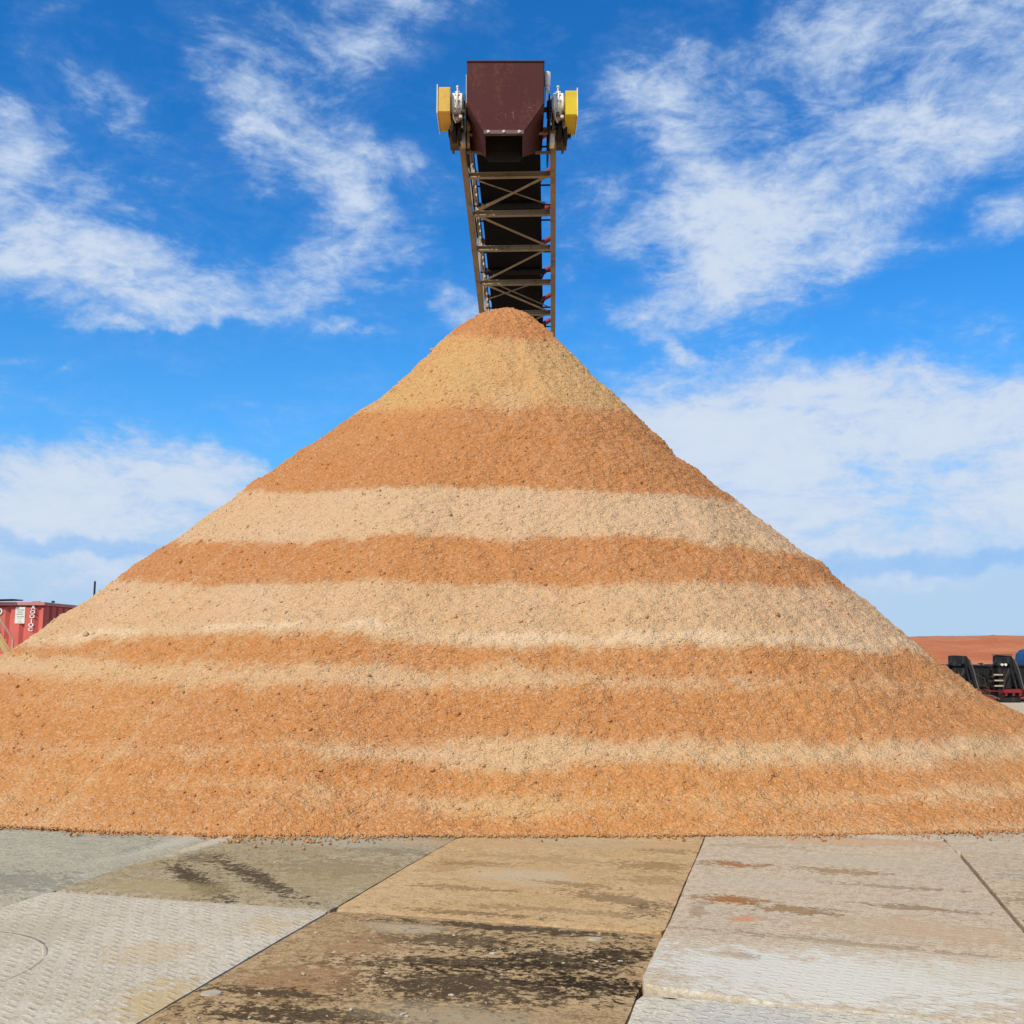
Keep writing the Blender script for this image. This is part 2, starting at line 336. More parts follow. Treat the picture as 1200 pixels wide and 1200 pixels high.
def slab(u0, u1, v0, v1, mat, label, ztop=0., th=.105, tilt=(0,0), lift=0., group='composite ground mats under the pile'):
    uc, vc = (u0+u1)/2, (v0+v1)/2
    bm = bmesh.new(); nx, ny = 24, 44
    hx, hy = (v1-v0)/2-.006, (u1-u0)/2-.006
    # plan outline with chamfered corners, gridded top so that the slab can sag and wobble
    vt = {}
    for i in range(nx+1):
        for j in range(ny+1):
            xx = -hx+2*hx*i/nx; yy = -hy+2*hy*j/ny
            ex = max(0, abs(xx)-(hx-.05)); ey = max(0, abs(yy)-(hy-.05))
            if ex > 0 and ey > 0: xx -= math.copysign(.018, xx); yy -= math.copysign(.018, yy)
            if i in (0, nx): xx += .002*math.sin(yy*3+u0*3)+.0015*math.sin(yy*17+v0)
            if j in (0, ny): yy += .002*math.sin(xx*4+v0*3)+.0015*math.sin(xx*19+u0)
            edge = i in (0, nx) or j in (0, ny)
            zz = lift*max(0, 1-(xx+hx)/.75)*max(0, 1-(yy+hy)/1.4)+.003*math.sin(xx*2.1+u0)*math.cos(yy*1.3+v0)+tilt[0]*xx+tilt[1]*yy-(.006 if edge else 0)
            vt[i, j] = bm.verts.new((xx, yy, zz))
    for i in range(nx):
        for j in range(ny): bm.faces.new((vt[i,j], vt[i+1,j], vt[i+1,j+1], vt[i,j+1]))
    loop = [(i,0) for i in range(nx)]+[(nx,j) for j in range(ny)]+[(i,ny) for i in range(nx,0,-1)]+[(0,j) for j in range(ny,0,-1)]
    up = [vt[k] for k in loop]; dn = [bm.verts.new((v.co.x, v.co.y, v.co.z-th)) for v in up]
    md = [bm.verts.new((v.co.x*1.002, v.co.y*1.002, v.co.z-.012)) for v in up]
    n = len(loop)
    for k in range(n):
        q = (k+1) % n; bm.faces.new((up[q], up[k], md[k], md[q])); bm.faces.new((md[q], md[k], dn[k], dn[q]))
    bm.faces.new(dn)
    me = bpy.data.meshes.new('ground_mat'); bmesh.ops.recalc_face_normals(bm, faces=bm.faces[:]); bm.to_mesh(me); bm.free(); me.materials.append(mat)
    me.polygons.foreach_set('use_smooth', [True]*len(me.polygons))
    try: me.set_sharp_from_angle(angle=R(40))
    except Exception: pass
    o = bpy.data.objects.new('ground_mat', me); COL.objects.link(o); o.location = W(uc, vc, ztop); o.rotation_euler = (0, 0, -YAW)
    return tag(o, label, 'ground mat', group)
VB = [-7.2, -5.04, -2.905, -.755, 1.325, 3.45, 5.6]
def mm(u0, u1, v0, v1, base, alt, stains, name, label, ztop=0., tilt=(0,0), lift=0., **k):
    uc, vc = (u0+u1)/2, (v0+v1)/2
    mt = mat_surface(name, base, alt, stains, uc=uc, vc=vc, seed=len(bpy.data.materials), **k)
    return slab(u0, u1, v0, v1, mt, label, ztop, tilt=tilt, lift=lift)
DK = (.075,.050,.030); BR = (.26,.14,.06); RU = (.36,.145,.045); TN = (.50,.37,.20); OC = (.52,.36,.15); GY = (.44,.37,.25); BK = (.058,.040,.025)
U0, U1, U2, U3 = -1.6, 2.44, 6.41, 10.36
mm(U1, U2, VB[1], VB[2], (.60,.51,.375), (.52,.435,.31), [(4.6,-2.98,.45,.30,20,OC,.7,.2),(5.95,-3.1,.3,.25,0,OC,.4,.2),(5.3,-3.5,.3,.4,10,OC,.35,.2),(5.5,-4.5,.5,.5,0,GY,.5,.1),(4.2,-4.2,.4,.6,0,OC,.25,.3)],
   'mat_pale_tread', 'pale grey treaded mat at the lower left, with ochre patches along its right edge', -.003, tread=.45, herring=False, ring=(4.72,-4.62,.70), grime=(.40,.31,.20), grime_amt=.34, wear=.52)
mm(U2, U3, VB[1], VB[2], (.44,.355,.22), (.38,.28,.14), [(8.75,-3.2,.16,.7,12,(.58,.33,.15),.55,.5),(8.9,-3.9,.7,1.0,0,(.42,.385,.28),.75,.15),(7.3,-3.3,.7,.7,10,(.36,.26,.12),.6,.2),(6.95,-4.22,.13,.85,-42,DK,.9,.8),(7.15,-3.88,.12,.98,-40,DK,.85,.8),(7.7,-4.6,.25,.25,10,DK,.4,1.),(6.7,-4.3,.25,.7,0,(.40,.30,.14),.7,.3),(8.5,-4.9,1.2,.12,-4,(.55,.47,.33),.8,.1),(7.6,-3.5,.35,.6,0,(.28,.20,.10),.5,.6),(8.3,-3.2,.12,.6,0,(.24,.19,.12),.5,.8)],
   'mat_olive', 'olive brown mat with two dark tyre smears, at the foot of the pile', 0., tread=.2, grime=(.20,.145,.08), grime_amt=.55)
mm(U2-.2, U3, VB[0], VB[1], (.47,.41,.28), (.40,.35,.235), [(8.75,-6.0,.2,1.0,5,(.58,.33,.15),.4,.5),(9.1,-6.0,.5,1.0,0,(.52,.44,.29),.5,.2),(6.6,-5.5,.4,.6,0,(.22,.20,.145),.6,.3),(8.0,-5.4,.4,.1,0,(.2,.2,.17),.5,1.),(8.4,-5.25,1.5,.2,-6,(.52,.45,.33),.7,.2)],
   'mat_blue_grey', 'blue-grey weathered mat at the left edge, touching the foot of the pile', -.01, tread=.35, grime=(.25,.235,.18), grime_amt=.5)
mm(U1, U2, VB[2], VB[3], (.50,.335,.17), (.38,.245,.115), [(6.27,-1.7,.10,1.0,1,DK,.9,.4),(5.7,-1.25,.28,.42,-10,BK,.85,1.),(5.2,-1.6,.30,.75,10,DK,.9,1.),(5.35,-1.0,.16,.35,0,BK,1.,1.),(5.9,-.95,.24,.22,0,BK,.9,1.),(5.95,-1.9,.20,.5,8,DK,.75,1.),(5.55,-1.75,.16,.7,12,BK,.85,1.),(5.0,-2.45,.45,.4,0,(.36,.20,.09),.8,.6),(4.85,-2.5,.08,.4,4,DK,.8,1.),(4.6,-2.2,.14,.6,4,DK,.85,1.),(5.75,-2.4,.3,.3,0,(.36,.21,.10),.6,.5),(4.75,-1.5,.24,.6,0,(.36,.28,.17),.7,.3),(6.1,-2.3,.15,.3,0,(.46,.36,.23),.7,.2),(4.55,-.95,.2,.3,0,DK,.8,1.)],
   'mat_oil_stained', 'dark oil and mud stained mat at the bottom centre', -.004, grime=(.22,.135,.06), grime_amt=.6)
mm(U2, U3, VB[2], VB[3], (.58,.385,.19), (.52,.32,.14), [(9.1,-1.2,.20,.7,8,(.58,.33,.15),.6,.5),(8.85,-2.3,.16,.6,14,(.58,.33,.15),.55,.5),(8.3,-1.05,.22,.35,0,(.32,.18,.07),.75,.6),(8.35,-1.9,.15,.8,0,(.38,.24,.11),.5,.5),(7.15,-1.15,.14,.5,-20,(.20,.12,.06),.6,1.),(7.8,-1.0,.15,.3,0,(.32,.20,.09),.5,.8),(7.7,-1.9,.35,.55,0,(.54,.44,.29),.5,.1),(6.75,-1.5,.08,.7,0,(.30,.18,.09),.45,1.),(7.9,-2.6,.3,.2,0,(.42,.24,.11),.5,.5),(9.1,-1.8,.3,.9,0,(.45,.36,.22),.4,.2),(7.2,-2.3,.08,.4,0,BR,.55,.8),(6.55,-2.0,.06,.5,0,DK,.5,1.),(8.9,-1.0,.1,.25,0,BR,.5,.9),(7.5,-1.5,.07,.4,-8,BR,.5,1.),(8.0,-2.4,.1,.3,10,BR,.45,.9),(6.9,-.95,.2,.12,0,DK,.4,1.)],
   'mat_tan', 'tan mat dusted with pile material, between the pile foot and the oil stained mat', 0., grime=(.36,.22,.10), grime_amt=.5)
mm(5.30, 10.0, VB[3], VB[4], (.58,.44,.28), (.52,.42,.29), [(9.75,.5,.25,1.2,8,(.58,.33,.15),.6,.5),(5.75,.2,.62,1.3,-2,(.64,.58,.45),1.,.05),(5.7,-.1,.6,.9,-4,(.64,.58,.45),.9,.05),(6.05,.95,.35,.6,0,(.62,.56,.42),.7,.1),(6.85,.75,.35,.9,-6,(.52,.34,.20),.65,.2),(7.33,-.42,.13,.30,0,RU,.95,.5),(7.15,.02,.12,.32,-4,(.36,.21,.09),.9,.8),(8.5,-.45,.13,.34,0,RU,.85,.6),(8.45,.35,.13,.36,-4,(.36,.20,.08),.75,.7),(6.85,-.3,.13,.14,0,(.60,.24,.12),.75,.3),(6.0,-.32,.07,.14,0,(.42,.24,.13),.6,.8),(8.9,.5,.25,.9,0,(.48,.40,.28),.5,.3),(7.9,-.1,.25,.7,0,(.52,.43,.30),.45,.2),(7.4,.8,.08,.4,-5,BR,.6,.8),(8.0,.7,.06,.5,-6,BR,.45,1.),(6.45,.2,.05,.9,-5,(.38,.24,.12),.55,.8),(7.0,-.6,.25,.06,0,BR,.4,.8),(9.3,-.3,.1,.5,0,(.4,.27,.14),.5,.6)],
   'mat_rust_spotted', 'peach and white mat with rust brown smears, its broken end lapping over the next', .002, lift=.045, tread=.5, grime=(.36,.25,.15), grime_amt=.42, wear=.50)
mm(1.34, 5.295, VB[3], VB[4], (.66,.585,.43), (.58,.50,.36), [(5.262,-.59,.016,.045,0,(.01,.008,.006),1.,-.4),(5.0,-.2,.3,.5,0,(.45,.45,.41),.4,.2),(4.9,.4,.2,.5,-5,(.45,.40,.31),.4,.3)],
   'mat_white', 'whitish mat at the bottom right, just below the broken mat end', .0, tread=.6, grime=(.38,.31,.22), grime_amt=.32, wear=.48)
mm(5.62, 9.55, VB[4]+.022, VB[5], (.54,.41,.25), (.50,.40,.27), [(7.8,1.75,.25,.4,0,(.33,.19,.08),.6,.7),(7.2,1.8,.2,.4,0,DK,.6,1.),(8.6,2.0,.2,.6,0,(.30,.27,.2),.5,.6),(6.9,1.6,.15,.3,0,(.2,.13,.07),.6,1.)],
   'mat_sandy', 'sandy brown mat beyond the dark seam at the right edge', .0, grime=(.30,.21,.12), grime_amt=.45)
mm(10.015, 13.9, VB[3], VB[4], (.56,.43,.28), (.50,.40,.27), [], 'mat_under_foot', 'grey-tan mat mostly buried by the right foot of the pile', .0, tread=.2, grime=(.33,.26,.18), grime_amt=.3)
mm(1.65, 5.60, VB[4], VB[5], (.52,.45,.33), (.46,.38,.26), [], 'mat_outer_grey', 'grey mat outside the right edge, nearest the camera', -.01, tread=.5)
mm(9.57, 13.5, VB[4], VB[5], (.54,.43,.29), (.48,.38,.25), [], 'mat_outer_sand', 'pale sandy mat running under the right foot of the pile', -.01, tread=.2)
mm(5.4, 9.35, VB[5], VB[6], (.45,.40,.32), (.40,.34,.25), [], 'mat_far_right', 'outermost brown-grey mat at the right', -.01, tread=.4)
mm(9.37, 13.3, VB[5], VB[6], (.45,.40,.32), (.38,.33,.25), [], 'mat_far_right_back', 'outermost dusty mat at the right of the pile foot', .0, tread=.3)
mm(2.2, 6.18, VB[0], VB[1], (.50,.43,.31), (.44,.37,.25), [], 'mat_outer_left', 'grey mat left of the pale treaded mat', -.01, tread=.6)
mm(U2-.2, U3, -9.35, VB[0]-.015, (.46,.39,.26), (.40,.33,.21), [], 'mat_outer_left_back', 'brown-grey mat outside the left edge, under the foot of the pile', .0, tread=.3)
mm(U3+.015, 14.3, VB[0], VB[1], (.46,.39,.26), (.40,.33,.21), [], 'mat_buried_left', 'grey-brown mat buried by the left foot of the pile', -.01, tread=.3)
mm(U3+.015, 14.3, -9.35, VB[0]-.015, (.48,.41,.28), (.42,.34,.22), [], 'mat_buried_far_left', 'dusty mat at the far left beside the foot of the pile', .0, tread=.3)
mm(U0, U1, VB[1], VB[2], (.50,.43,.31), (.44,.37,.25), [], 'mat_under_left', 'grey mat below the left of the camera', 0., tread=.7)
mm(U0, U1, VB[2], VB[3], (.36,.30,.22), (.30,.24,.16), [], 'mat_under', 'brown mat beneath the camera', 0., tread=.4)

# small stones and broken chips lying on the mats: individual debris too fine to count
m_chip = paint('chip_stone', (.50,.42,.30), .9, dirt=(.25,.15,.08), bump=.4)
bm = bmesh.new()
for k in range(260):
    u = random.uniform(4.2, 6.35) if k % 3 else random.uniform(6.4, 9.0); v = random.uniform(-2.85, -.8) if k % 6 else random.uniform(-4.9, 2.2)
    r = random.choice([.003,.003,.004,.005,.006,.010])*random.uniform(.7,1.2)
    M_ = Matrix.Translation(W(u, v, (-.004 if (v > -2.9 and v < -.75 and u < 6.4) else .002)+r*.2)) @ Matrix.Rotation(random.uniform(0,6), 4, 'Z') @ Matrix.Diagonal((r*random.uniform(1,2.6), r, r*.5, 1))
    bmesh.ops.create_icosphere(bm, subdivisions=1, radius=1, matrix=M_)
for v in bm.verts: v.co += Vector((random.uniform(-1,1), random.uniform(-1,1), random.uniform(-1,1)))*.0015
me = bpy.data.meshes.new('loose_chips'); bm.to_mesh(me); bm.free(); me.materials.append(m_chip)
o = bpy.data.objects.new('loose_chips', me); COL.objects.link(o); tag(o, 'tiny stones and chips scattered over the mats', None, None, 'stuff')
# three flat bolt lids let into the stained mat
m_lid = paint('lid_plastic', (.46,.38,.26), .6, dirt=(.2,.14,.08))
for (u, v, rx, lab) in ((4.76,-2.79,.055,'pale oval plug at the left edge of the oil stained mat'), (6.18,-1.13,.045,'pale oval plug near the upper edge of the oil stained mat')):
    bm = bmesh.new(); bmesh.ops.create_cone(bm, cap_ends=True, segments=24, radius1=rx, radius2=rx*.9, depth=.014)
    bmesh.ops.transform(bm, matrix=Matrix.Diagonal((1.0,.75,1,1)), verts=bm.verts[:])
    me = bpy.data.meshes.new('mat_plug'); bm.to_mesh(me); bm.free(); me.materials.append(m_lid)
    o = bpy.data.objects.new('mat_plug', me); COL.objects.link(o); o.location = W(u, v, -.006); tag(o, lab, 'plug', 'plugs in the stained mat')

# ------------------------------------------------------------------ THE PILE
XC, YC, HT = -.12, 20.5, 8.701
ZN = np.array([-.14,0,.5,1,2,3,4,5,6,7,8,8.4,8.58,8.70])
BT = np.array([11.3,10.95,10.22,9.5,8.29,7.08,5.88,4.67,3.46,2.25,1.04,.56,.29,.0])
AL = np.array([11.7,11.1,10.3,9.58,8.15,6.86,5.66,4.54,3.33,2.10,1.2,.74,.37,.0])
AR = np.array([11.0,10.4,8.25,7.3,6.37,5.52,4.48,3.45,2.6,1.75,.96,.56,.28,.0])
def pile_point(ph, z):
    cp, sp = np.cos(ph), np.sin(ph)
    B = np.interp(z, ZN, BT); A = np.where(cp < 0, np.interp(z, ZN, AL), np.interp(z, ZN, AR))
    # blend the two sides near the front so that there is no crease
    w = .5+.5*np.clip(cp*2.2, -1, 1); w = w*w*(3-2*w)
    A = np.interp(z, ZN, AL)*(1-w)+np.interp(z, ZN, AR)*w
    f = np.clip((HT-z)/HT, 0, 1)**1.3
    w2 = .5+.5*cp; n = (2+.12*f)*(1-w2)+(2+1.5*f)*w2
    r = ((np.abs(cp)/np.maximum(A,1e-4))**n+(np.abs(sp)/np.maximum(B,1e-4))**n)**(-1/n)
    return np.stack([XC+r*cp, YC+r*sp, z+0*r], -1)
DEG = np.array([165,180,195,210,225,240,255,270,285,300,315,330,345,360,375.])
ZB = np.array([
 [8.16,8.1,8.0,7.89,7.78,7.67,7.55,7.46,7.46,7.54,7.64,7.75,7.85,7.93,8.02],
 [6.59,6.42,6.21,6.01,5.8,5.65,5.59,5.62,5.63,5.75,5.96,6.16,6.33,6.47,6.61],
 [5.02,4.82,4.62,4.41,4.2,4.05,3.98,4.0,3.94,3.94,4.08,4.3,4.51,4.69,4.86],
 [4.01,3.81,3.62,3.44,3.29,3.21,3.22,3.27,3.19,3.06,3.06,3.23,3.45,3.66,3.86],
 [3.1,2.99,2.87,2.75,2.64,2.55,2.52,2.51,2.47,2.48,2.55,2.66,2.77,2.88,2.98],
 [1.91,1.76,1.71,1.7,1.7,1.82,1.84,1.73,1.69,1.62,1.58,1.57,1.58,1.6,1.62],
 [1.41,1.49,1.54,1.57,1.57,1.52,1.47,1.46,1.36,1.3,1.22,1.15,1.11,1.07,1.04],
 [.97,1.13,1.23,1.29,1.34,1.29,1.25,1.26,1.23,1.18,1.08,.98,.91,.85,.79],
 [.1,.12,.21,.42,.6,.71,.65,.77,.73,.7,.58,.42,.25,.15,.1],
 [.05,.06,.1,.24,.43,.58,.6,.58,.54,.5,.38,.2,.1,.08,.05],
 [.02,.03,.05,.12,.31,.48,.42,.32,.34,.30,.20,.12,.06,.04,.03],
 [.01,.01,.02,.06,.23,.38,.33,.24,.24,.21,.13,.07,.03,.02,.01]])
#               top  tan  org  pal  org  pal  org  pal2 org  thin org  thin org
PALE = np.array([.04,.66,.05,.93,.10,.80,.10,.74,.08,.62,.06,.45,.06])
YEL  = np.array([.0,.85,.0, .10,.0, .12,.15,.25,.25,.30,.45,.55,.45])
def pile_color(ph, P):
    d = np.degrees(ph) % 360; d = np.where(d < 15, d+360, d); dd = np.clip(d, 165, 375)
    q = P.copy(); q[:,2] *= .45
    jag = vnoise(q, 3.5, 21)*.10+vnoise(q, 9, 22)*.09+vnoise(q, 26, 23)*.07
    big = vnoise(q, .8, 24)*.10
    # dribbles: narrow columns where one grade ran down over the next
    col = np.stack([np.cos(ph)*40, np.sin(ph)*40, 0*ph], 1); dr = np.maximum(0, vnoise(col, .6, 31)-.2)*.55+np.maximum(0, vnoise(col, 2.1, 32)-.28)*.3
    z = P[:,2]
    pale = np.full(len(z), PALE[0]); yel = np.full(len(z), YEL[0])
    for k in range(12):
        zb = np.interp(dd, DEG, ZB[k]); amp = 1. if k < 7 else .55
        sharp = [.18,.20,.09,.09,.09,.09,.10,.12,.10,.09,.07,.07][k]
        t = np.clip(((zb+(jag*.7+big*.45)*amp*(.6 if k in (2,3,4) else 1.) - (dr if PALE[k] > PALE[k+1] else -dr*.3)*amp*(.3 if k == 5 else .8))-z)/sharp*.5+.5, 0, 1); t = t*t*(3-2*t)
        tgt = PALE[k+1]
        if k == 6: tgt = np.interp(dd, [240, 265, 285, 310, 340], [.80, .74, .55, .34, .28])
        if k == 8: tgt = np.interp(dd, [232, 246, 256, 270, 290, 330], [.40, .42, .66, .95, .88, .62])
        if k == 10: tgt = np.interp(dd, [225, 245, 256, 274, 282, 292, 300], [.50, .22, .50, .45, .15, .55, .50])
        pale = pale*(1-t)+tgt*t; yel = yel*(1-t)+YEL[k+1]*t
    z5 = np.interp(dd, DEG, ZB[5])+jag*.7; e5 = np.exp(-((z-z5-.10)/.07)**2); pale = pale+(1.05-pale)*e5*.75
    z1_ = np.interp(dd, DEG, ZB[3])+.30+jag*.5; pale = pale+.10*np.exp(-((z-z1_)/.06)**2)
    z9_ = np.interp(dd, DEG, ZB[7])-.22+jag*.4+vnoise(q, .5, 71)*.1; pale = pale+.22*np.exp(-((z-z9_)/.035)**2)*np.clip(vnoise(P, .5, 72)*5+.3, 0, 1)
    rim = np.clip((.10-z)/.08, 0, 1)*np.interp(dd, [255, 275, 285, 330], [.15, .3, .6, .7]); pale = pale+(.75-pale)*rim*.8
    slide = np.maximum(0, vnoise(np.stack([np.cos(ph)*40, np.sin(ph)*40, P[:,2]*.35], 1), 1.7, 51)-.15)*np.clip(vnoise(P, .45, 52)*4+.4, 0, 1)
    mott = vnoise(q, 1.6, 41)*.24+vnoise(P, 12, 42)*.16+slide*1.1-np.maximum(0, vnoise(np.stack([np.cos(ph)*40, np.sin(ph)*40, P[:,2]*.35], 1), 2.3, 53)-.22)*.8
    zs = vnoise(np.stack([P[:,0]*.22, P[:,1]*.22, P[:,2]*4.5], 1), 1., 54); mott = mott+np.maximum(0, zs-.12)*.7*np.clip((3.4-z)/1.5, .15, 1)
    return np.clip(np.minimum(pale, 1)+mott, 0, 1)+np.maximum(0, e5*.9*np.clip(.6+vnoise(q, 2.2, 75)*1.6, 0, 1)-.1)*.5, np.clip(yel+vnoise(q, .9, 43)*.45, 0, 1)
# dense front, coarser back
na_f, nz = 1250, 800
ph = np.concatenate([np.linspace(R(172), R(380), na_f), np.linspace(R(380), R(532), 160)[1:-1]])
t = np.linspace(0, 1, nz); zz = -.14+(HT+.14-.004)*(1-(1-t)**1.0)
PH, ZG = np.meshgrid(ph, zz, indexing='xy'); shp = PH.shape
P = pile_point(PH.ravel(), ZG.ravel())
phf = PH.ravel()
rad_n = np.stack([np.cos(phf)*.62, np.sin(phf)*.62, np.full(len(phf), .78)], 1)
top = np.clip((HT-P[:,2])/.5, .15, 1); foot = np.clip((P[:,2]+.14)/.3, .25, 1)
rill = np.stack([np.cos(phf)*18, np.sin(phf)*18, P[:,2]*.15], 1)
Q = P*np.array([1,1,.55])
disp = vnoise(P, .35, 1)*.14*top + vnoise(rill, .55, 8)*.10*top + vnoise(P, 1.4, 2)*.07*top + vnoise(Q, 4.5, 3)*.04 + vnoise(P, 10, 4)*.026 + vnoise(P*np.array([1,1,2.3]), 11, 14)*.034 + vnoise(P*np.array([1,1,1.6]), 20, 5)*.024 + vnoise(P*np.array([1,1,1.5]), 34, 7)*.014
# small slump terraces around the slope
terr = vnoise(P*np.array([.35,.35,3.]), 1.1, 9); disp += terr*.07*top
disp *= foot
P2 = P+rad_n*disp[:,None]
pale, yel = pile_color(phf, P)
nA = len(ph); nZ = nz
i = np.arange(nZ-1)[:,None]; j = np.arange(nA)[None,:]
a = i*nA+j; b_ = i*nA+(j+1) % nA; quads = np.stack([a, b_, b_+nA, a+nA], -1).reshape(-1, 4)
# clods: loose lumps sitting in the slope, part of the same heap
bm = bmesh.new(); bmesh.ops.create_icosphere(bm, subdivisions=1, radius=1); bm.verts.ensure_lookup_table()
IV = np.array([v.co[:] for v in bm.verts]); IF = np.array([[v.index for v in f.verts] for f in bm.faces]); bm.free()
NC = 7000
cph = RNG.uniform(R(180), R(375), NC); cz = HT*(1-np.sqrt(RNG.uniform(.0, 1, NC)))
idx_col = np.clip(((cph-R(172))/(R(380)-R(172))*(na_f-1)).astype(int), 0, na_f-1); idx_row = np.clip(((cz+.14)/(HT+.136)*(nz-1)).astype(int), 0, nz-1)
vid = idx_row*nA+idx_col; CP = P2[vid]
cr_ = RNG.choice([.010,.013,.016,.020,.028], NC, p=[.36,.30,.2,.11,.03])*(1+.0*cz)
NC2 = 7000                                     # crumbs that rolled off on to the mats
f_ph = RNG.uniform(R(218), R(322), NC2); base = pile_point(f_ph, np.zeros(NC2)); outw = RNG.exponential(.085, NC2)*(.25+2.4*np.clip(vnoise(base, .9, 61)+vnoise(base, 3.1, 62)*.7+.35, 0, 1.2))
CP2 = base+np.stack([np.cos(f_ph)*outw, -outw*np.abs(np.sin(f_ph)), np.full(NC2, .012)], 1); cr2 = RNG.uniform(.003,.011, NC2)*RNG.choice([1,1,1,1.6], NC2)
CPa = np.concatenate([CP, CP2]); cra = np.concatenate([cr_, cr2]); N_ = len(CPa)
sc3 = RNG.uniform(.6, 1.5, (N_, 3)); CV = IV[None]*(1+RNG.uniform(-.22,.22,(N_, len(IV), 1)))*sc3[:,None]*cra[:,None,None]+CPa[:,None]
base_i = len(P2); tri = (IF[None]+(np.arange(N_)*len(IV))[:,None,None]+base_i).reshape(-1, 3)
cpale = np.concatenate([pale[vid], RNG.uniform(.1,.6,NC2)]); cyel = np.concatenate([yel[vid], RNG.uniform(.2,.6,NC2)])
cpale = np.clip(cpale*.95+RNG.uniform(-.18,.12,N_), 0, 1)
allv = np.concatenate([P2, CV.reshape(-1, 3)]); apale = np.concatenate([pale, np.repeat(cpale, len(IV))]); ayel = np.concatenate([yel, np.repeat(cyel, len(IV))])
LOC = np.array([XC, YC, 0.])
me = bpy.data.meshes.new('striped_pile'); me.vertices.add(len(allv)); me.vertices.foreach_set('co', (allv-LOC).astype(np.float32).ravel())
topcap = [(nZ-1)*nA+k for k in range(nA)]
loops = np.concatenate([quads.ravel(), tri.ravel(), np.array(topcap)]); npoly = len(quads)+len(tri)+1
me.loops.add(len(loops)); me.loops.foreach_set('vertex_index', loops.astype(np.int32))
starts = np.concatenate([np.arange(len(quads))*4, len(quads)*4+np.arange(len(tri))*3, [len(quads)*4+len(tri)*3]])
me.polygons.add(npoly); me.polygons.foreach_set('loop_start', starts.astype(np.int32))
me.update(calc_edges=True); me.polygons.foreach_set('use_smooth', [True]*npoly)
for nm, arr in (('pale', apale), ('yel', ayel)):
    at = me.attributes.new(nm, 'FLOAT', 'POINT'); at.data.foreach_set('value', arr.astype(np.float32))
m, g, b = new_mat('heaped_grain')
pa = g.attr('pale'); ye = g.attr('yel'); co = g.coord('Object')
vcol = g.voro(g.v('ADD', co, g.v('SCALE', g.noise(co, 30, 2, .5, 0, 1), None, .03)), 38, 1); vr, vg_, vb_ = g.sep(vcol); fine = g.noise(co, 70, 3, .6); mid = g.noise(co, 22, 4, .65)
p = g.m('ADD', pa, g.m('ADD', g.m('MULTIPLY', g.m('SUBTRACT', vr, .5), .30), g.m('MULTIPLY', g.m('SUBTRACT', mid, .5), .7)))
p = g.ss(p, .05, .95)
orange = g.mix(ye, (.555,.222,.068), (.65,.288,.085)); palec = g.mix(ye, (.68,.435,.235), (.64,.38,.14))
c = g.mix(p, orange, palec); c = g.mix(g.ss(pa, .98, 1.3), c, (.76,.52,.30))
c = g.mix(g.m('MULTIPLY', g.ss(vg_, .6, 1.), .26), c, g.mix(1., c, (.82,.66,.52,1), 'MULTIPLY'))
c = g.mix(g.m('MULTIPLY', g.ss(vb_, .6, 1.), .30), c, (.78,.56,.34))
g._set(b.inputs['Base Color'], c); b.inputs['Roughness'].default_value = .95
try: b.inputs['Specular IOR Level'].default_value = .15
except Exception: pass
cs = g.mapping(co, sc=(1, 1, 1.8)); vd = g.noise(cs, 30, 2, .45, .3); vd2 = g.noise(cs, 62, 2, .5, .2)
h = g.m('ADD', g.m('MULTIPLY', vd, 1.5), g.m('ADD', g.m('MULTIPLY', vd2, .8), g.m('MULTIPLY', mid, .5)))
g._set(b.inputs['Normal'], g.bump(h, 1.0, .026))
me.materials.append(m)
o = bpy.data.objects.new('striped_pile', me); COL.objects.link(o); o.location = LOC
tag(o, 'huge conical heap banded in orange and pale tan stripes', 'pile')

# ------------------------------------------------------------------ THE CONVEYOR
O = Vector((-.10, 21.17, 12.71)); Dv = Vector((.037, .967, -.2504)).normalized(); Rv = Vector((math.cos(.0382), -math.sin(.0382), 0)); Nv = Rv.cross(Dv)
if Nv.z < 0: Nv = -Nv
def T(p): return O+Rv*p[0]+Dv*p[1]+Nv*p[2]
M_cream = paint('cream_steel', (.50,.42,.30), .5, dirt=(.26,.15,.08), dirt_amt=.5)
M_frame = paint('dusty_tan_steel', (.31,.24,.155), .6, dirt=(.10,.055,.03), dirt_amt=.75)
M_maroon = paint('maroon_paint', (.078,.019,.016), .75, dirt=(.16,.065,.04), dirt_amt=.6, scale=2.2)
M_dark = paint('dark_steel', (.020,.017,.016), .7, dirt=(.05,.035,.025), dirt_amt=.4)
M_belt = paint('belt_rubber', (.006,.006,.008), .9, dirt=(.014,.011,.010), dirt_amt=.5, scale=1.2, streak=False, bump=.05)
M_yel = paint('yellow_guard', (.66,.47,.02), .5, dirt=(.36,.22,.05), dirt_amt=.6)
M_yelo = paint('amber_guard', (.68,.42,.07), .5, dirt=(.38,.22,.07), dirt_amt=.55)
M_white = paint('white_enamel', (.85,.80,.68), .4, dirt=(.30,.22,.14), dirt_amt=.5, scale=6)
M_red = paint('red_roller', (.26,.035,.028), .5, dirt=(.15,.05,.04), dirt_amt=.4)
M_bolt = paint('bright_bolt', (.62,.56,.50), .4, metal=.3, dirt_amt=.2)
M_grimy = paint('grimy_steel', (.13,.095,.065), .7, dirt=(.04,.028,.02), dirt_amt=.6)
M_gal = paint('galvanised', (.42,.40,.37), .45, metal=.3, dirt_amt=.3)
cv = empty('stacker_conveyor', (.9, 46, -.12), 'tall belt conveyor on a steel truss rising behind the pile with a maroon hood', 'conveyor')
L = 50.0
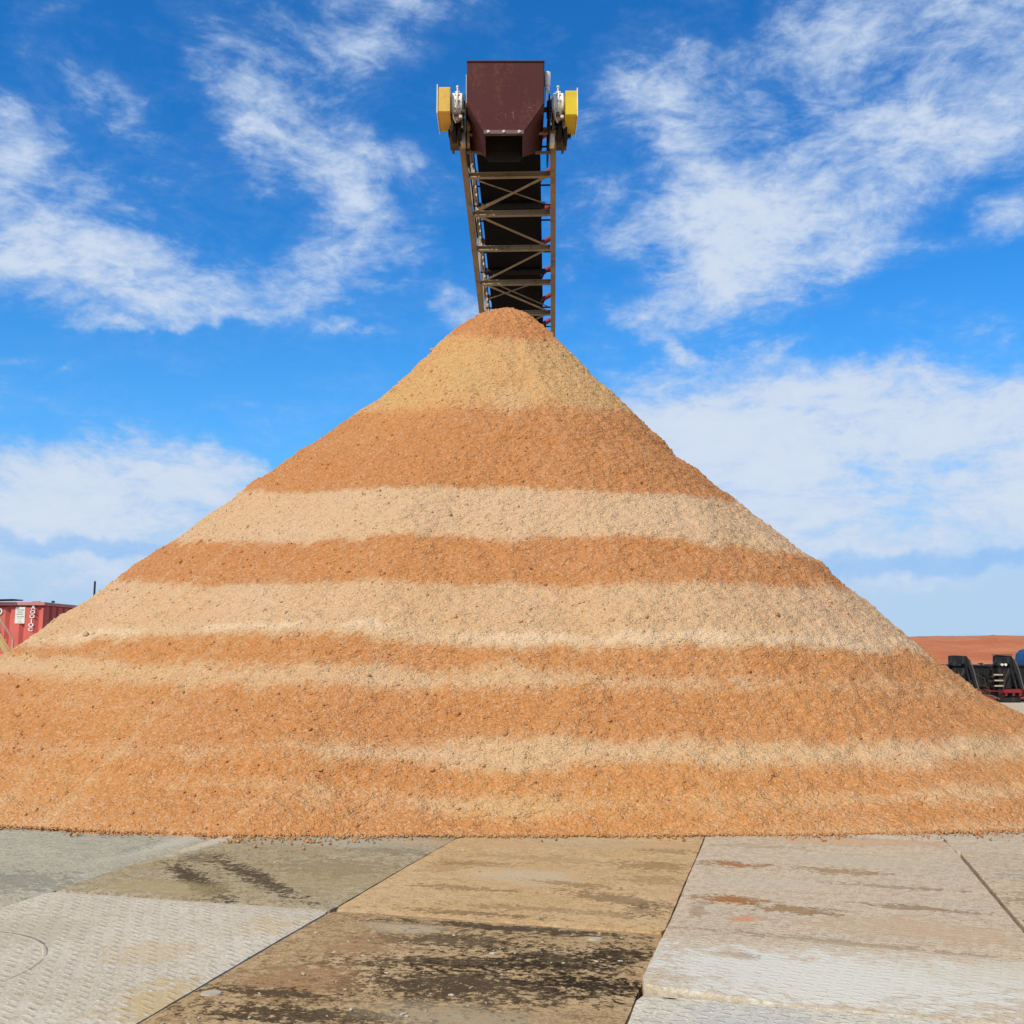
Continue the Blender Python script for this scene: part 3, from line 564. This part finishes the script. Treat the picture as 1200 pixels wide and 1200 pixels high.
for r_, n_, w_ in ((-1.0, 0, .13), (1.0, 0, .13), (-1.0, 1.55, .10), (1.0, 1.55, .10)):
    s_ = 1 if r_ < 0 else -1
    s0_ = .35 if n_ else -.35
    mb = MB(); mb.beam(T((r_, s0_, n_)), T((r_, L, n_)), w_, w_, Nv, 'L' if n_ else 'C', .014)
    mb.beam(T((r_-s_*.0, s0_, n_+(.075 if not n_ else -.05))), T((r_, L, n_+(.075 if not n_ else -.05))), .03, .02, Nv)
    mb.build('chord', M_frame, cv)
st = [1.10, 2.46, 3.83, 5.32, 6.79]
while st[-1] < L-1.5: st.append(st[-1]+1.45)
st = [-.28]+st
for k, s_ in enumerate(st):
    mb = MB(); mb.beam(T((-.93, s_, -.005)), T((.93, s_, -.005)), .075, .145, Nv, 'C', .012); mb.build('cross_beam', M_frame, cv)
    if k and k % 1 == 0:
        for r_ in (-1., 1.):
            mb = MB(); mb.beam(T((r_*.985, s_, .07)), T((r_*.985, s_, 1.5)), .06, .06, Dv, 'L', .01); mb.build('post', M_frame, cv)
for k in range(len(st)-1):
    a, b2 = st[k]+.06, st[k+1]-.06
    # bottom-plane diagonal, alternating hand
    l0, l1 = (-.9, .86) if k % 2 == 0 else (.86, -.9)
    lo = T((-.86, b2, .03)), T((.86, a, .03)); hi = T((-.86, a, .03)), T((.86, b2, .03))
    if k in (1, 3): pr = lo
    elif k in (2, 4): pr = hi
    else: pr = lo if k % 2 else hi
    if k > 0:
        mb = MB(); mb.beam(*pr, .065, .05, Nv, 'L', .01); mb.build('brace', M_frame, cv)
    for r_ in (-1., 1.):
        q = (T((r_*.965, a, .1)), T((r_*.965, b2, 1.48))) if k % 2 else (T((r_*.965, b2, .1)), T((r_*.965, a, 1.48)))
        if k > 0 and k < 30: mb = MB(); mb.beam(*q, .045, .045, Rv, 'L', .008); mb.build('brace', M_frame, cv)
# thin sway bracing just under the return belt
for (r0, s0, r1, s1) in ((-.80, 1.55, .86, 2.45), (-.80, 2.55, .84, 1.5), (-.78, 5.55, .84, 6.85), (-.80, 6.45, .70, 5.6)):
    mb = MB(); mb.beam(T((r0, s0, .26)), T((r1, s1, .26)), .04, .035, Nv, 'L', .008); mb.build('brace', M_frame, cv)
mb = MB(); mb.box(-.755, .655, -.2, L, .50, .515, T); mb.build('return_belt', M_belt, cv)
mb = MB()
mb.add([T(p_) for p_ in ((-.78,-.3,1.42),(-.42,-.3,1.20),(.34,-.3,1.20),(.70,-.3,1.42),(-.78,L,1.42),(-.42,L,1.20),(.34,L,1.20),(.70,L,1.42))]+[T(p_) for p_ in ((-.78,-.3,1.435),(-.42,-.3,1.215),(.34,-.3,1.215),(.70,-.3,1.435),(-.78,L,1.435),(-.42,L,1.215),(.34,L,1.215),(.70,L,1.435))],
       [(0,1,5,4),(1,2,6,5),(2,3,7,6),(8,12,13,9),(9,13,14,10),(10,14,15,11),(0,8,9,1),(1,9,10,2),(2,10,11,3)]); mb.build('carry_belt', M_belt, cv)
s_ = 1.28; n = 0
while s_ < L-1:
    f_ = MB(); f_.beam(T((-.98, s_, .98)), T((.98, s_, .98)), .06, .05, Nv, 'L', .008)
    f_.beam(T((.66, s_, .98)), T((.80, s_, 1.34)), .04, .02, Dv); f_.beam(T((-.74, s_, .98)), T((-.86, s_, 1.34)), .04, .02, Dv)
    fr = f_.build('idler_frame', M_dark, cv)
    mb = MB(); mb.cyl(T((.34, s_+.02, 1.02)), T((.95, s_+.02, 1.42)), .07, 14); mb.cyl(T((-.42, s_+.02, 1.04)), T((-.92, s_+.02, 1.38)), .07, 14); mb.cyl(T((-.40, s_-.05, 1.12)), T((.32, s_-.05, 1.12)), .07, 14)
    mb.build('idler_roller', M_red, cv, smooth=True)
    s_ += 1.34; n += 1
s_ = 2.69
while s_ < L-1:
    mb = MB(); mb.cyl(T((-.83, s_, .42)), T((.80, s_, .42)), .075, 16); mb.cyl(T((-.96, s_, .42)), T((.96, s_, .42)), .02, 8)
    mb.build('return_roller', M_dark, cv, smooth=True); s_ += 2.74
# small bright brackets along the left edge of the belt
s_ = 1.6
while s_ < 12: mb = MB(); mb.box(-.88, -.85, s_, s_+.14, .52, .60, T); mb.build('edge_bracket', M_cream, cv); s_ += .28
# undercarriage, mostly hidden by the pile
for r_ in (-1., 1.):
    mb = MB(); mb.beam(T((r_, 24, 0)), (T((r_, 24, 0)).x+r_*1.2, 44.5, .7), .2, .2, Rv); mb.beam(T((r_, 36, 0)), (T((r_, 36, 0)).x+r_*.3, 46.5, .7), .16, .16, Rv)
    mb.build('support_leg', M_frame, cv)
    for yy in (44.3, 46.7):
        cx_ = .9+r_*2.3; mb = MB(); mb.cyl((cx_-.18, yy, .43), (cx_+.18, yy, .43), .55, 28); mb.cyl((cx_-.2, yy, .43), (cx_+.2, yy, .43), .26, 20); mb.build('wheel', M_dark, cv, smooth=True)
mb = MB(); mb.beam((-1.6, 44.3, .55), (3.4, 44.3, .55), .22, .22); mb.beam((-1.6, 46.7, .55), (3.4, 46.7, .55), .22, .22); mb.build('axle_frame', M_frame, cv)
# tail hopper
tt = T((0, L-1.6, 1.5)); mb = MB(); mb.add([(tt.x-1.3,tt.y-1.6,tt.z+1.5),(tt.x+1.3,tt.y-1.6,tt.z+1.5),(tt.x+1.3,tt.y+1.2,tt.z+1.5),(tt.x-1.3,tt.y+1.2,tt.z+1.5),(tt.x-.5,tt.y-.9,tt.z),(tt.x+.5,tt.y-.9,tt.z),(tt.x+.5,tt.y+.9,tt.z),(tt.x-.5,tt.y+.9,tt.z)], [(0,1,5,4),(1,2,6,5),(2,3,7,6),(3,0,4,7)]); mb.build('feed_hopper', M_maroon, cv)

# hood (discharge chute)
YF, YB = 19.92, 21.75; XL, XR = -.92, .66; bl, br = -.555, .215; ZT, ZM, ZO = 13.80, 12.89, 12.21
hood = MB(); hood.prism([(XL,YF,ZT),(XR,YF,ZT),(XR,YF,ZM),(br,YF,ZO),(bl,YF,ZO),(XL,YF,ZM)], (0,.02,0))
YO = 20.92
def plate(mb, a, b, c, d, th):   # quad with thickness, offset along its normal
    a, b, c, d = map(Vector, (a, b, c, d)); n = (b-a).cross(c-a).normalized()*th; mb.prism([a, b, c, d], n)
plate(hood, (XL,YF+.022,ZM),(XL,YF+.022,ZT),(XL,YB,ZT-.1),(XL,YB,ZM-.1), .015)
plate(hood, (XR,YF+.022,ZM),(XR,YF+.022,ZT),(XR,YB,ZT-.1),(XR,YB,ZM-.1), -.015)
plate(hood, (XL,YF+.022,ZM-.003),(XL,YB,ZM-.103),(bl,YO,ZO-.0),(bl,YF+.022,ZO), .015)
plate(hood, (XR,YF+.022,ZM-.003),(XR,YB,ZM-.103),(br,YO,ZO-.0),(br,YF+.022,ZO), -.015)
hood.prism([(XL-.02,YF-.02,ZT+.002),(XR+.02,YF-.02,ZT+.002),(XR+.02,YB,ZT-.098),(XL-.02,YB,ZT-.098)], (0,0,.02))
ho = hood.build('hood', M_maroon, cv)
mb = MB(); mb.box(bl-.01, br+.01, YO-.02, YO, ZO-.05, ZO+.45, bev=0); mb.box(bl+.03, br-.03, YO-.05, YO-.022, ZO-.12, ZO+.1); mb.build('chute_lip', M_dark, ho)  # dark colour stands in for the shade inside the chute opening
mb = MB(); mb.box(bl-.03, br+.03, YF-.018, YF-.002, ZO+.0, ZO+.075); mb.build('bottom_flange', paint('maroon_flange', (.17,.09,.085), .5), ho)
for x_ in (-.49, -.17, .15):
    mb = MB(); mb.cyl((x_, YF-.019, ZO+.038), (x_, YF-.035, ZO+.038), .034, 6); mb.cyl((x_, YF-.035, ZO+.038), (x_, YF-.05, ZO+.038), .018, 10); mb.build('bolt', M_bolt, ho)
# faint scratches and knocked paint, thin raised scabs on the front plate
mb = MB(); rr = random.Random(4)
for (cx_, cz_, w_, h_) in ((.03,12.62,.015,.22),(.05,12.70,.010,.14),(.01,12.68,.03,.02),(.36,12.78,.10,.012),(.46,12.84,.05,.012),(.42,12.72,.03,.012),(.31,12.70,.012,.05),(-.27,12.60,.008,.12),(-.22,12.66,.05,.008),(-.13,12.60,.008,.11)):
    mb.prism([(cx_+rr.uniform(-1,1)*.01+math.cos(q)*w_/2*rr.uniform(.7,1.2), YF, cz_+math.sin(q)*h_/2*rr.uniform(.7,1.2)) for q in [k_*math.pi/4 for k_ in range(8)]], (0,-.003,0))
mb.build('paint_chips', paint('pink_primer', (.24,.11,.10), .6), ho)
# head pulley and shaft
mb = MB(); mb.cyl((XL+.12, 20.9, 13.22), (XR-.12, 20.9, 13.22), .42, 32); mb.build('head_pulley', M_belt, cv, smooth=True)
mb = MB(); mb.cyl((-1.60, 20.75, 13.20), (1.40, 20.75, 13.20), .055, 16); mb.build('drive_shaft', M_red, cv, smooth=True)
for sx, cx_, my, x0, x1, zt, zb in ((-1, -1.17, M_yelo, -1.57, -1.31, 13.49, 12.90), (1, .99, M_yel, 1.13, 1.37, 13.41, 12.83)):
    # belt guard
    mb = MB(); c_ = .05
    mb.prism([(x0,20.3,zb+.02),(x0,20.3,zt-c_),(x0,20.3+c_,zt),(x0,21.05,zt),(x0,21.1,zt-c_),(x0,21.12,zb+.05),(x0,21.08,zb-.03),(x0,20.34,zb-.01)], (x1-x0,0,0))
    gd = mb.build('belt_guard', my, cv)
    xs = x0-.02 if sx < 0 else x1+.002
    mb = MB(); mb.prism([(xs,20.27,zb-.03),(xs,20.27,zt+.02),(xs,21.14,zt+.02),(xs,21.14,zb-.05)], (.018,0,0)); mb.build('guard_backplate', M_white, gd)
    # gear reducer: ribbed round casing on the shaft
    mb = MB(); w_ = .105
    mb.cyl((cx_-w_, 20.7, 13.24), (cx_+w_, 20.7, 13.24), .275, 30); mb.cyl((cx_-.02, 20.7, 13.24), (cx_+.015, 20.7, 13.24), .32, 30)
    mb.cyl((cx_-w_-.03, 20.7, 13.24), (cx_+w_+.03, 20.7, 13.24), .20, 24)
    for q in range(12):
        t_ = q*math.pi/6; py_, pz_ = 20.7+.29*math.cos(t_), 13.24+.29*math.sin(t_); mb.cyl((cx_-.05, py_, pz_), (cx_+.05, py_, pz_), .022, 8)
    gb = mb.build('gear_reducer', M_white, cv, smooth=True)
    mb = MB(); mb.cyl((cx_, 20.62, 13.56), (cx_, 20.62, 13.66), .018, 8); mb.cyl((cx_, 20.62, 13.64), (cx_, 20.62, 13.67), .03, 8); mb.build('breather', M_white, gb)
    # motor slung below, with cooling ribs
    mb = MB(); mx = cx_+(-.02 if sx < 0 else .10)
    mb.cyl((mx-.2, 21.15, 12.98), (mx+.2, 21.15, 12.98), .19, 20); mb.cyl((mx-.11, 20.95, 12.78), (mx-.02, 20.95, 12.78), .22, 22); mb.cyl((mx+.03, 20.98, 12.74), (mx+.10, 20.98, 12.74), .24, 22)
    for q in range(9): mb.cyl((mx-.18+q*.045, 21.15, 12.98), (mx-.165+q*.045, 21.15, 12.98), .225, 20)
    mb.box(mx-.12, mx+.10, 20.85, 21.0, 12.85, 13.05, bev=.01)
    mb.build('motor', M_dark, cv, smooth=True)
    # bracketry
    mb = MB(); k_ = 1.0*sx
    mb.beam((cx_-.14, 20.75, 12.80), (cx_-.14, 21.7, 12.72), .05, .10); mb.beam((cx_+.14, 20.75, 12.80), (cx_+.14, 21.7, 12.72), .05, .10)
    mb.box(cx_-.20, cx_+.22, 20.95, 21.6, 12.70, 12.73)
    mb.beam((cx_-.1, 20.62, 13.1), (cx_-.12, 20.7, 12.7), .04, .08); mb.beam((cx_+.1, 20.55, 13.1), (cx_+.12, 20.6, 12.7), .05, .05)
    mb.cyl((cx_-.06, 20.48, 12.95), (cx_+.02, 20.48, 12.95), .05, 12); mb.cyl((cx_+.08, 20.5, 13.02), (cx_+.2, 20.5, 13.02), .04, 12)
    mb.build('drive_bracket', M_grimy, cv)
    mb = MB(); mb.box(cx_-.09, cx_-.03, 20.44, 20.5, 12.93, 13.03, bev=.008); mb.box(cx_+.04, cx_+.11, 20.46, 20.52, 12.86, 12.93, bev=.008); mb.tube([(cx_-.06,20.45,13.0),(cx_-.08,20.40,12.85),(cx_-.02,20.46,12.74)], .012); mb.build('grease_fitting', M_bolt, cv)
# side plates carrying the pulley bearings
for x_ in (-1.0, .78):
    mb = MB(); mb.box(x_, x_+.03, 20.3, 21.9, 12.45, 13.30); mb.box(x_-.03, x_+.06, 20.55, 20.95, 13.08, 13.32, bev=.015)
    mb.build('bearing_plate', M_dark, cv)
for x_, w_ in ((-1.02, .10), (.85, .07)):
    mb = MB(); mb.box(x_-w_, x_+w_, 20.86, 21.12, 12.50, 12.76, bev=.012); mb.build('bearing_block', M_cream if x_ < 0 else M_white, cv)
mb = MB(); mb.prism([(-1.0,20.62,12.72),(-.86,20.62,12.80),(-.86,20.62,12.93),(-.96,20.62,12.88)], (0,.22,0)); mb.build('bearing_cap', M_cream, cv)
mb = MB(); mb.tube([(.72,20.2,13.10),(.72,20.2,13.30)], .02, 8); mb.cyl((.745,20.2,13.30), (.745,20.2,13.41), .05, 14); mb.cyl((.745,20.2,13.42), (.745,20.2,13.70), .062, 16, .075); mb.cyl((.745,20.2,13.70), (.745,20.2,13.72), .077, 16)
mb.build('beacon', M_white, cv, smooth=True)
mb = MB(); mb.tube([(-.955,20.1,13.62),(-.955,20.12,13.0),(-.93,20.2,12.95)], .012); mb.build('conduit', M_gal, cv)
mb = MB(); mb.tube([T((-.90,-.3,.35)), T((-.86,.3,.2)), T((-.92,.8,.28)), T((-.90,1.2,.1)), T((-.9,3.5,.1))], .018); mb.tube([T((-.8,-.1,.3)), T((-.82,L-5,.3))], .016); mb.build('power_cable', M_dark, cv)
for xa, xb in ((-.98, -.6), (.5, .84)):
    mb = MB(); mb.box(xa, xb, 20.95, 21.02, 12.32, 12.36); mb.build('deflector_angle', M_grimy, cv)

# ------------------------------------------------------------------ RED TANK at the left
M_rc = paint('red_container', (.60,.135,.10), .6, dirt=(.40,.13,.10), dirt_amt=.35, scale=1.5)
M_rcl = paint('pink_rim', (.60,.24,.22), .5, dirt_amt=.2)
M_lab = paint('label_cream', (.78,.70,.60), .6, dirt_amt=.1)
M_ink = paint('label_ink', (.30,.36,.34), .6, dirt_amt=.1)
M_grn = paint('label_green', (.45,.60,.47), .6, dirt_amt=.1)
ct = empty('storage_container', (-15.2, 29.0, -.12), 'red corrugated steel tank with a white label panel and vertical white letters', 'storage tank')
XRt, YFt, ZTt = -13.2, 29.0, 2.93
def corr(n, pitch, out, flip=1):     # profile points along the wall: (distance, relief)
    pts = []
    for k in range(n): s = k*pitch; pts += [(s, 0), (s+.035*1, out), (s+pitch*.70, out), (s+pitch*.95, 0)]
    pts.append((n*pitch, 0)); return pts
pf = corr(9, .405, .07); z0, z1 = .1, ZTt-.06
mb = MB(); vs_ = []; n_ = len(pf)
for s, r_ in pf:
    xx = -13.35-9*.405+s
    vs_ += [(xx, YFt-r_+.07, z0), (xx, YFt-r_+.07, z1-.05-(.0 if r_ else .0)), (xx, YFt+.075, z1)]
fs_ = []
for k in range(n_-1): fs_ += [(3*k, 3*k+3, 3*k+4, 3*k+1), (3*k+1, 3*k+4, 3*k+5, 3*k+2)]
mb.add(vs_, fs_)
mb.add([(-13.35,YFt+.07,z0),(XRt-.02,YFt+.0,z0),(XRt,YFt+.10,z0),(-13.35,YFt+.07,z1),(XRt-.02,YFt+.0,z1-.1),(XRt,YFt+.10,z1-.06),(XRt-.02,YFt+.075,z1)], [(0,1,4,3),(1,2,5,4),(3,4,6),(4,5,6)])
mb.build('end_wall', M_rc, ct)
mb = MB(); vs_ = []; pf = corr(15, .42, .09)
for s, r_ in pf: vs_ += [(XRt-.02-.09+r_, YFt+.10+s, z0), (XRt-.02-.09+r_, YFt+.10+s, z1)]
mb.add(vs_, [(2*k, 2*k+2, 2*k+3, 2*k+1) for k in range(len(pf)-1)]); mb.build('side_wall', M_rc, ct)
mb = MB(); mb.box(-17.2, -17.12, YFt+.1, YFt+6.4, z0, z1); mb.box(-17.2, XRt-.1, YFt+6.4, YFt+6.46, z0, z1); mb.box(-17.1, XRt-.12, YFt+.12, YFt+6.38, .15, .22); mb.build('back_wall', M_rc, ct)
mb = MB(); mb.box(-17.2, XRt+.03, YFt-.04, YFt+.10, ZTt-.045, ZTt+.05, bev=.01); mb.box(XRt-.1, XRt+.03, YFt+.103, YFt+6.5, ZTt-.045, ZTt+.045, bev=.01)
mb.box(-13.55,-13.35, YFt, YFt+.08, ZTt+.052, ZTt+.075); mb.build('top_rim', M_rcl, ct)
mb = MB(); mb.box(-17.0, XRt-.11, YFt+.13, YFt+6.4, ZTt-.03, ZTt+.015); mb.build('roof', M_rc, ct)
mb = MB(); mb.prism([(-17.3,YFt-.20,ZTt+.03),(-14.02,YFt-.20,ZTt+.10),(-13.95,YFt+.3,ZTt+.10),(-17.3,YFt+.3,ZTt+.03)], (0,0,.03)); mb.build('hatch_lid', M_dark, ct)
mb = MB(); mb.box(-13.14,-13.08, YFt+.3, YFt+.38, ZTt+.046, ZTt+.10); mb.build('lifting_lug', M_dark, ct)
yL = YFt-.015
mb = MB(); mb.box(-14.00, -13.725, yL, yL+.012, 2.38, 2.84); lp = mb.build('label_panel', M_lab, ct)
for z_, m_, a_, b3 in ((2.76,M_ink,.03,.24),(2.70,M_ink,.06,.2),(2.64,M_ink,.03,.22),(2.57,M_ink,.05,.25),(2.52,M_grn,.05,.19),(2.46,M_grn,.09,.17),(2.42,M_grn,.07,.2)):
    mb = MB(); mb.box(-14.0+a_, -14.0+b3, yL-.004, yL-.001, z_-.012, z_+.012); mb.build('printed_line', m_, lp)
M_let = paint('letter_white', (.80,.72,.68), .6, dirt_amt=.1)
for k, ch in enumerate('AOOJOC'):
    Mx = Matrix.Translation((-13.50-.009*k, yL-.006, 2.82-.122*k)) @ Matrix.Rotation(math.pi/2, 4, 'X') @ Matrix.Diagonal((1.25,.95,1,1)); text('letter', ch, .145, Mx, M_let, ct)
mb = MB(); mb.cyl((-14.46,yL,2.72),(-14.46,yL-.012,2.72),.10,24); em = mb.build('emblem', M_let, ct)
mb = MB(); mb.cyl((-14.47,yL-.013,2.72),(-14.47,yL-.018,2.72),.065,20); mb.build('emblem_center', M_dark, em)

# stairs in front of the tank
M_stc = paint('stair_cream', (.70,.52,.20), .5, dirt=(.4,.28,.14), dirt_amt=.3)
M_rail = paint('rail_tan', (.60,.36,.24), .5, dirt_amt=.2)
sx_ = empty('steel_stair', (-13.2, 25.0, -.12), 'cream steel stair with tan handrails against the red tank', 'stair')
SA = (Vector((.9, .44, 0)).normalized(), Vector((-.44, .9, 0)).normalized())
def S(p): return Vector((-12.09, 25, 0))+SA[0]*p[0]+SA[1]*p[1]+Vector((0, 0, p[2]))
sl_ = 1.62
for yy in (0, .7):
    mb = MB(); mb.beam(S((.80, yy, 1.30-.72*sl_)), S((-1.0, yy, 1.30+1.08*sl_)), .03, .16); mb.build('stringer', M_stc, sx_)
for k in range(-6, 9):
    z_ = 1.30+k*.19; xx = .08-(z_-1.30)/sl_
    if z_ < 0: continue
    mb = MB(); mb.box(xx-.13, xx+.13, .02, .68, z_, z_+.035, S); mb.box(xx-.13, xx-.115, .02, .68, z_+.036, z_+.10, S); mb.build('tread', M_stc, sx_)
mb = MB(); r1 = (0, 0, 1.90); zt_ = 1.90+1.0*sl_
mb.tube([S((.0, 0, 1.20)), S(r1), S((-1.0, 0, zt_)), S((-1.9, 0, zt_))], .026, 8)
mb.tube([S((-.03, 0, 1.54)), S((-1.0, 0, 1.54+.97*sl_))], .022, 8)
for dx in (.30, .68, 1.0): mb.tube([S((-dx, 0, 1.90+dx*sl_)), S((-dx, 0, 1.24+dx*sl_))], .020, 8)
mb.build('handrail', M_rail, sx_)
mb = MB(); mb.box(-1.9, -.98, .0, .72, 2.96, 3.02, S); mb.box(-1.85,-1.75,.02,.12,-.12,2.96,S); mb.box(-1.85,-1.75,.6,.7,-.12,2.96,S); mb.build('landing', M_stc, sx_)
# thin post behind the left slope
M_post = paint('blue_black_post', (.03,.04,.06), .5)
mb = MB(); mb.cyl((-14.25,35,-.12),(-14.25,35,3.96),.034,10); tag(mb.build('marker_post', M_post), 'thin dark upright pipe showing just above the left slope of the pile', 'post')

# ------------------------------------------------------------------ BLACK SKID UNITS at the right
M_blk = paint('black_plate', (.014,.015,.016), .6, dirt=(.085,.060,.035), dirt_amt=.7, scale=5)
M_brn = paint('rusty_plate', (.06,.04,.025), .7, dirt=(.14,.09,.05), dirt_amt=.7)
M_step = paint('step_tan', (.50,.42,.30), .6)
M_rskid = paint('red_skid', (.26,.022,.026), .6, dirt=(.1,.03,.03), dirt_amt=.5)
M_rub = paint('black_rubber', (.015,.015,.015), .8)
M_hose = paint('grey_hose', (.12,.10,.085), .6)
def skid(loc, label):
    r0 = Vector(loc); e = empty('steel_skid_unit', loc, label, 'skid unit', 'black skid units parked in a row')
    def B(mb, x0, x1, y0, y1, z0, z1, bev=.01): mb.box(r0.x+x0, r0.x+x1, r0.y+y0, r0.y+y1, r0.z+z0, r0.z+z1, bev=bev)
    mb = MB(); B(mb, -1.05, .10, .0, 2.2, .48, 1.19); B(mb, -1.0,-.97, -.03, -.002, .5, 1.15, 0); B(mb, -.5,-.46, -.03, -.002, .5, 1.15, 0)
    mb.box(r0.x-1.1, r0.x+.12, r0.y-.04, r0.y+2.24, r0.z+1.192, r0.z+1.235); bd = mb.build('tank_body', M_blk, e)
    mb = MB(); B(mb, .0, .42, -.30, -.05, .45, 1.15); mb.build('front_cabinet', M_blk, e)
    mb = MB(); mb.prism([(r0.x-.04,r0.y-.32,r0.z+1.24),(r0.x-.02,r0.y-.32,r0.z+1.55),(r0.x+.10,r0.y-.32,r0.z+1.57),(r0.x+.48,r0.y-.32,r0.z+1.55),(r0.x+.56,r0.y-.32,r0.z+1.40),(r0.x+.52,r0.y-.32,r0.z+1.16),(r0.x+.42,r0.y-.32,r0.z+1.16),(r0.x+.40,r0.y-.32,r0.z+1.30),(r0.x+.10,r0.y-.32,r0.z+1.24)], (0,.30,0)); hd = mb.build('head_frame', M_blk, e)
    mb = MB(); mb.box(r0.x-.04, r0.x+.50, r0.y-.36, r0.y-.0, r0.z+1.572, r0.z+1.60); mb.build('top_plate', M_brn, hd)
    for x_ in (.12, .24):
        mb = MB(); mb.cyl((r0.x+x_, r0.y-.33, r0.z+1.26), (r0.x+x_, r0.y-.38, r0.z+1.26), .042, 14); mb.build('gauge', M_white, hd)
    mb = MB(); mb.beam((r0.x+.50, r0.y-.34, r0.z+1.45), (r0.x+.72, r0.y-.42, r0.z+.42), .07, .07); mb.beam((r0.x+.46, r0.y-.25, r0.z+1.2), (r0.x+.60, r0.y-.3, r0.z+.42), .12, .05); mb.build('slanted_leg', M_blk, e)
    mb = MB(); mb.tube([(r0.x+.54, r0.y-.40, r0.z+1.42), (r0.x+.63, r0.y-.45, r0.z+1.1), (r0.x+.70, r0.y-.46, r0.z+.7), (r0.x+.78, r0.y-.48, r0.z+.35)], .022, 8); mb.tube([(r0.x-.04, r0.y-.3, r0.z+1.40), (r0.x-.2, r0.y-.2, r0.z+1.20)], .008, 6); mb.build('hose', M_hose, e)
    for z_ in (.53, .71, .90):
        mb = MB(); B(mb, -.17, .13, -.36, -.20, z_, z_+.045, 0); mb.build('step', M_step, e)
    mb = MB(); B(mb, -.20, -.175, -.30, -.05, .45, 1.18, 0); B(mb, -.24, -.20, -.32, -.29, 1.08, 1.16, 0); mb.build('ladder_rail', M_blk, e)
    mb = MB(); B(mb, .10, .72, -.42, -.20, .32, .44); B(mb, -1.1, .1, -.25, -.17, .36, .40, 0); B(mb, .15,.2,-.43,-.2,.22,.32,0); B(mb,.4,.45,-.43,-.2,.22,.32,0); B(mb,.62,.68,-.43,-.2,.22,.32,0); mb.build('skid_rail', M_rskid, e)
    mb = MB(); B(mb, .06, .66, -.42, .2, .0, .17, .03); B(mb, .26,.5,-.3,-.1,.17,.33,0); mb.build('foot', M_rub, e)
    mb = MB(); B(mb, -1.05,-.4, .2, 2.2, .0, .15, .03); B(mb,-1.0,.1,.0,2.2,.15,.45,.01); mb.build('base_frame', M_brn, e)
    mb = MB(); mb.tube([(r0.x-1.3,r0.y-.35,r0.z+.12),(r0.x-.9,r0.y-.4,r0.z+.10),(r0.x-.62,r0.y-.4,r0.z+.24),(r0.x-.3,r0.y-.4,r0.z+.22),(r0.x-.05,r0.y-.4,r0.z+.12)], .03, 8); mb.build('pipe', M_hose, e)
    mb = MB(); mb.tube([(r0.x+.6,r0.y-.5,r0.z+.15),(r0.x+.9,r0.y-.55,r0.z+.20),(r0.x+1.3,r0.y-.5,r0.z+.13)], .03, 8); mb.build('pipe', M_red, e)
    rr2 = random.Random(9)
    mb = MB()
    for q in range(9):
        x_ = rr2.uniform(-.9, .5); z_ = rr2.choice([rr2.uniform(.5,1.1), rr2.uniform(1.22,1.30)]); w_ = rr2.uniform(.02,.07)
        mb.cyl((r0.x+x_, r0.y-.46, r0.z+z_), (r0.x+x_, r0.y-.30, r0.z+z_), w_*.5, 10)
    mb.tube([(r0.x-.9, r0.y-.34, r0.z+1.0), (r0.x-.5, r0.y-.36, r0.z+.8), (r0.x-.45, r0.y-.36, r0.z+.5)], .018, 8)
    mb.tube([(r0.x+.1, r0.y-.40, r0.z+.45), (r0.x+.15, r0.y-.44, r0.z+.8), (r0.x+.32, r0.y-.42, r0.z+1.1)], .016, 8)
    mb.build('valve_piping', M_brn, e)
    return e
def copy_tree(o, parent=None, skip=()):
    c = o.copy(); COL.objects.link(c); c.parent = parent
    for ch in list(o.children):
        if ch.name.split('.')[0] not in skip: copy_tree(ch, c, skip)
    return c
u1 = skid((16.42, 35.3, -.12), 'black skid unit with pale steps and white gauges, left of the blue tank')
u0 = copy_tree(u1, None, ('gauge', 'top_plate')); u0.location = (14.90, 35.3, -.12); u0['label'] = 'black skid unit partly hidden by the right slope of the pile'
u2 = copy_tree(u1); u2.location = (18.30, 35.5, -.12); u2['label'] = 'black and brown skid unit cut by the right edge of the picture'
u4 = copy_tree(u1); u4.location = (20.1, 35.6, -.12); u4['label'] = 'black skid unit farthest to the right, outside the picture'
# blue ribbed tank behind them
M_blue = paint('blue_tank', (.012,.06,.16), .45, dirt=(.02,.03,.05), dirt_amt=.4)
bt_ = empty('blue_tank', (19.42, 38.2, -.12), 'dark blue round ribbed tank behind the black skid units', 'tank')
mb = MB(); seg = 40; prof = [(.0,0),(.72,0),(.74,.05),(.74,1.40),(.70,1.60),(.58,1.74),(.40,1.80),(0.0,1.82)]
ring = []
for k, (r_, z_) in enumerate(prof):
    for i_ in range(seg):
        t_ = 2*math.pi*i_/seg; rr_ = r_*(1+.035*(1 if i_ % 4 < 2 else -1)*(1 if 0 < k < 6 else 0)); mb.v.append((19.42+rr_*math.cos(t_), 38.2+rr_*math.sin(t_), z_-.12))
for k in range(len(prof)-1):
    for i_ in range(seg): mb.f.append((k*seg+i_, k*seg+(i_+1)%seg, (k+1)*seg+(i_+1)%seg, (k+1)*seg+i_))
mb.build('shell', M_blue, bt_)
mb = MB(); mb.cyl((19.42,38.2,1.6),(19.42,38.2,1.72),.2,20); mb.build('lid', M_dark, bt_)
for z_ in (.45, .95):
    mb = MB(); mb.cyl((19.42,38.2,z_),(19.42,38.2,z_+.04),.775,40); mb.build('band', M_dark, bt_)
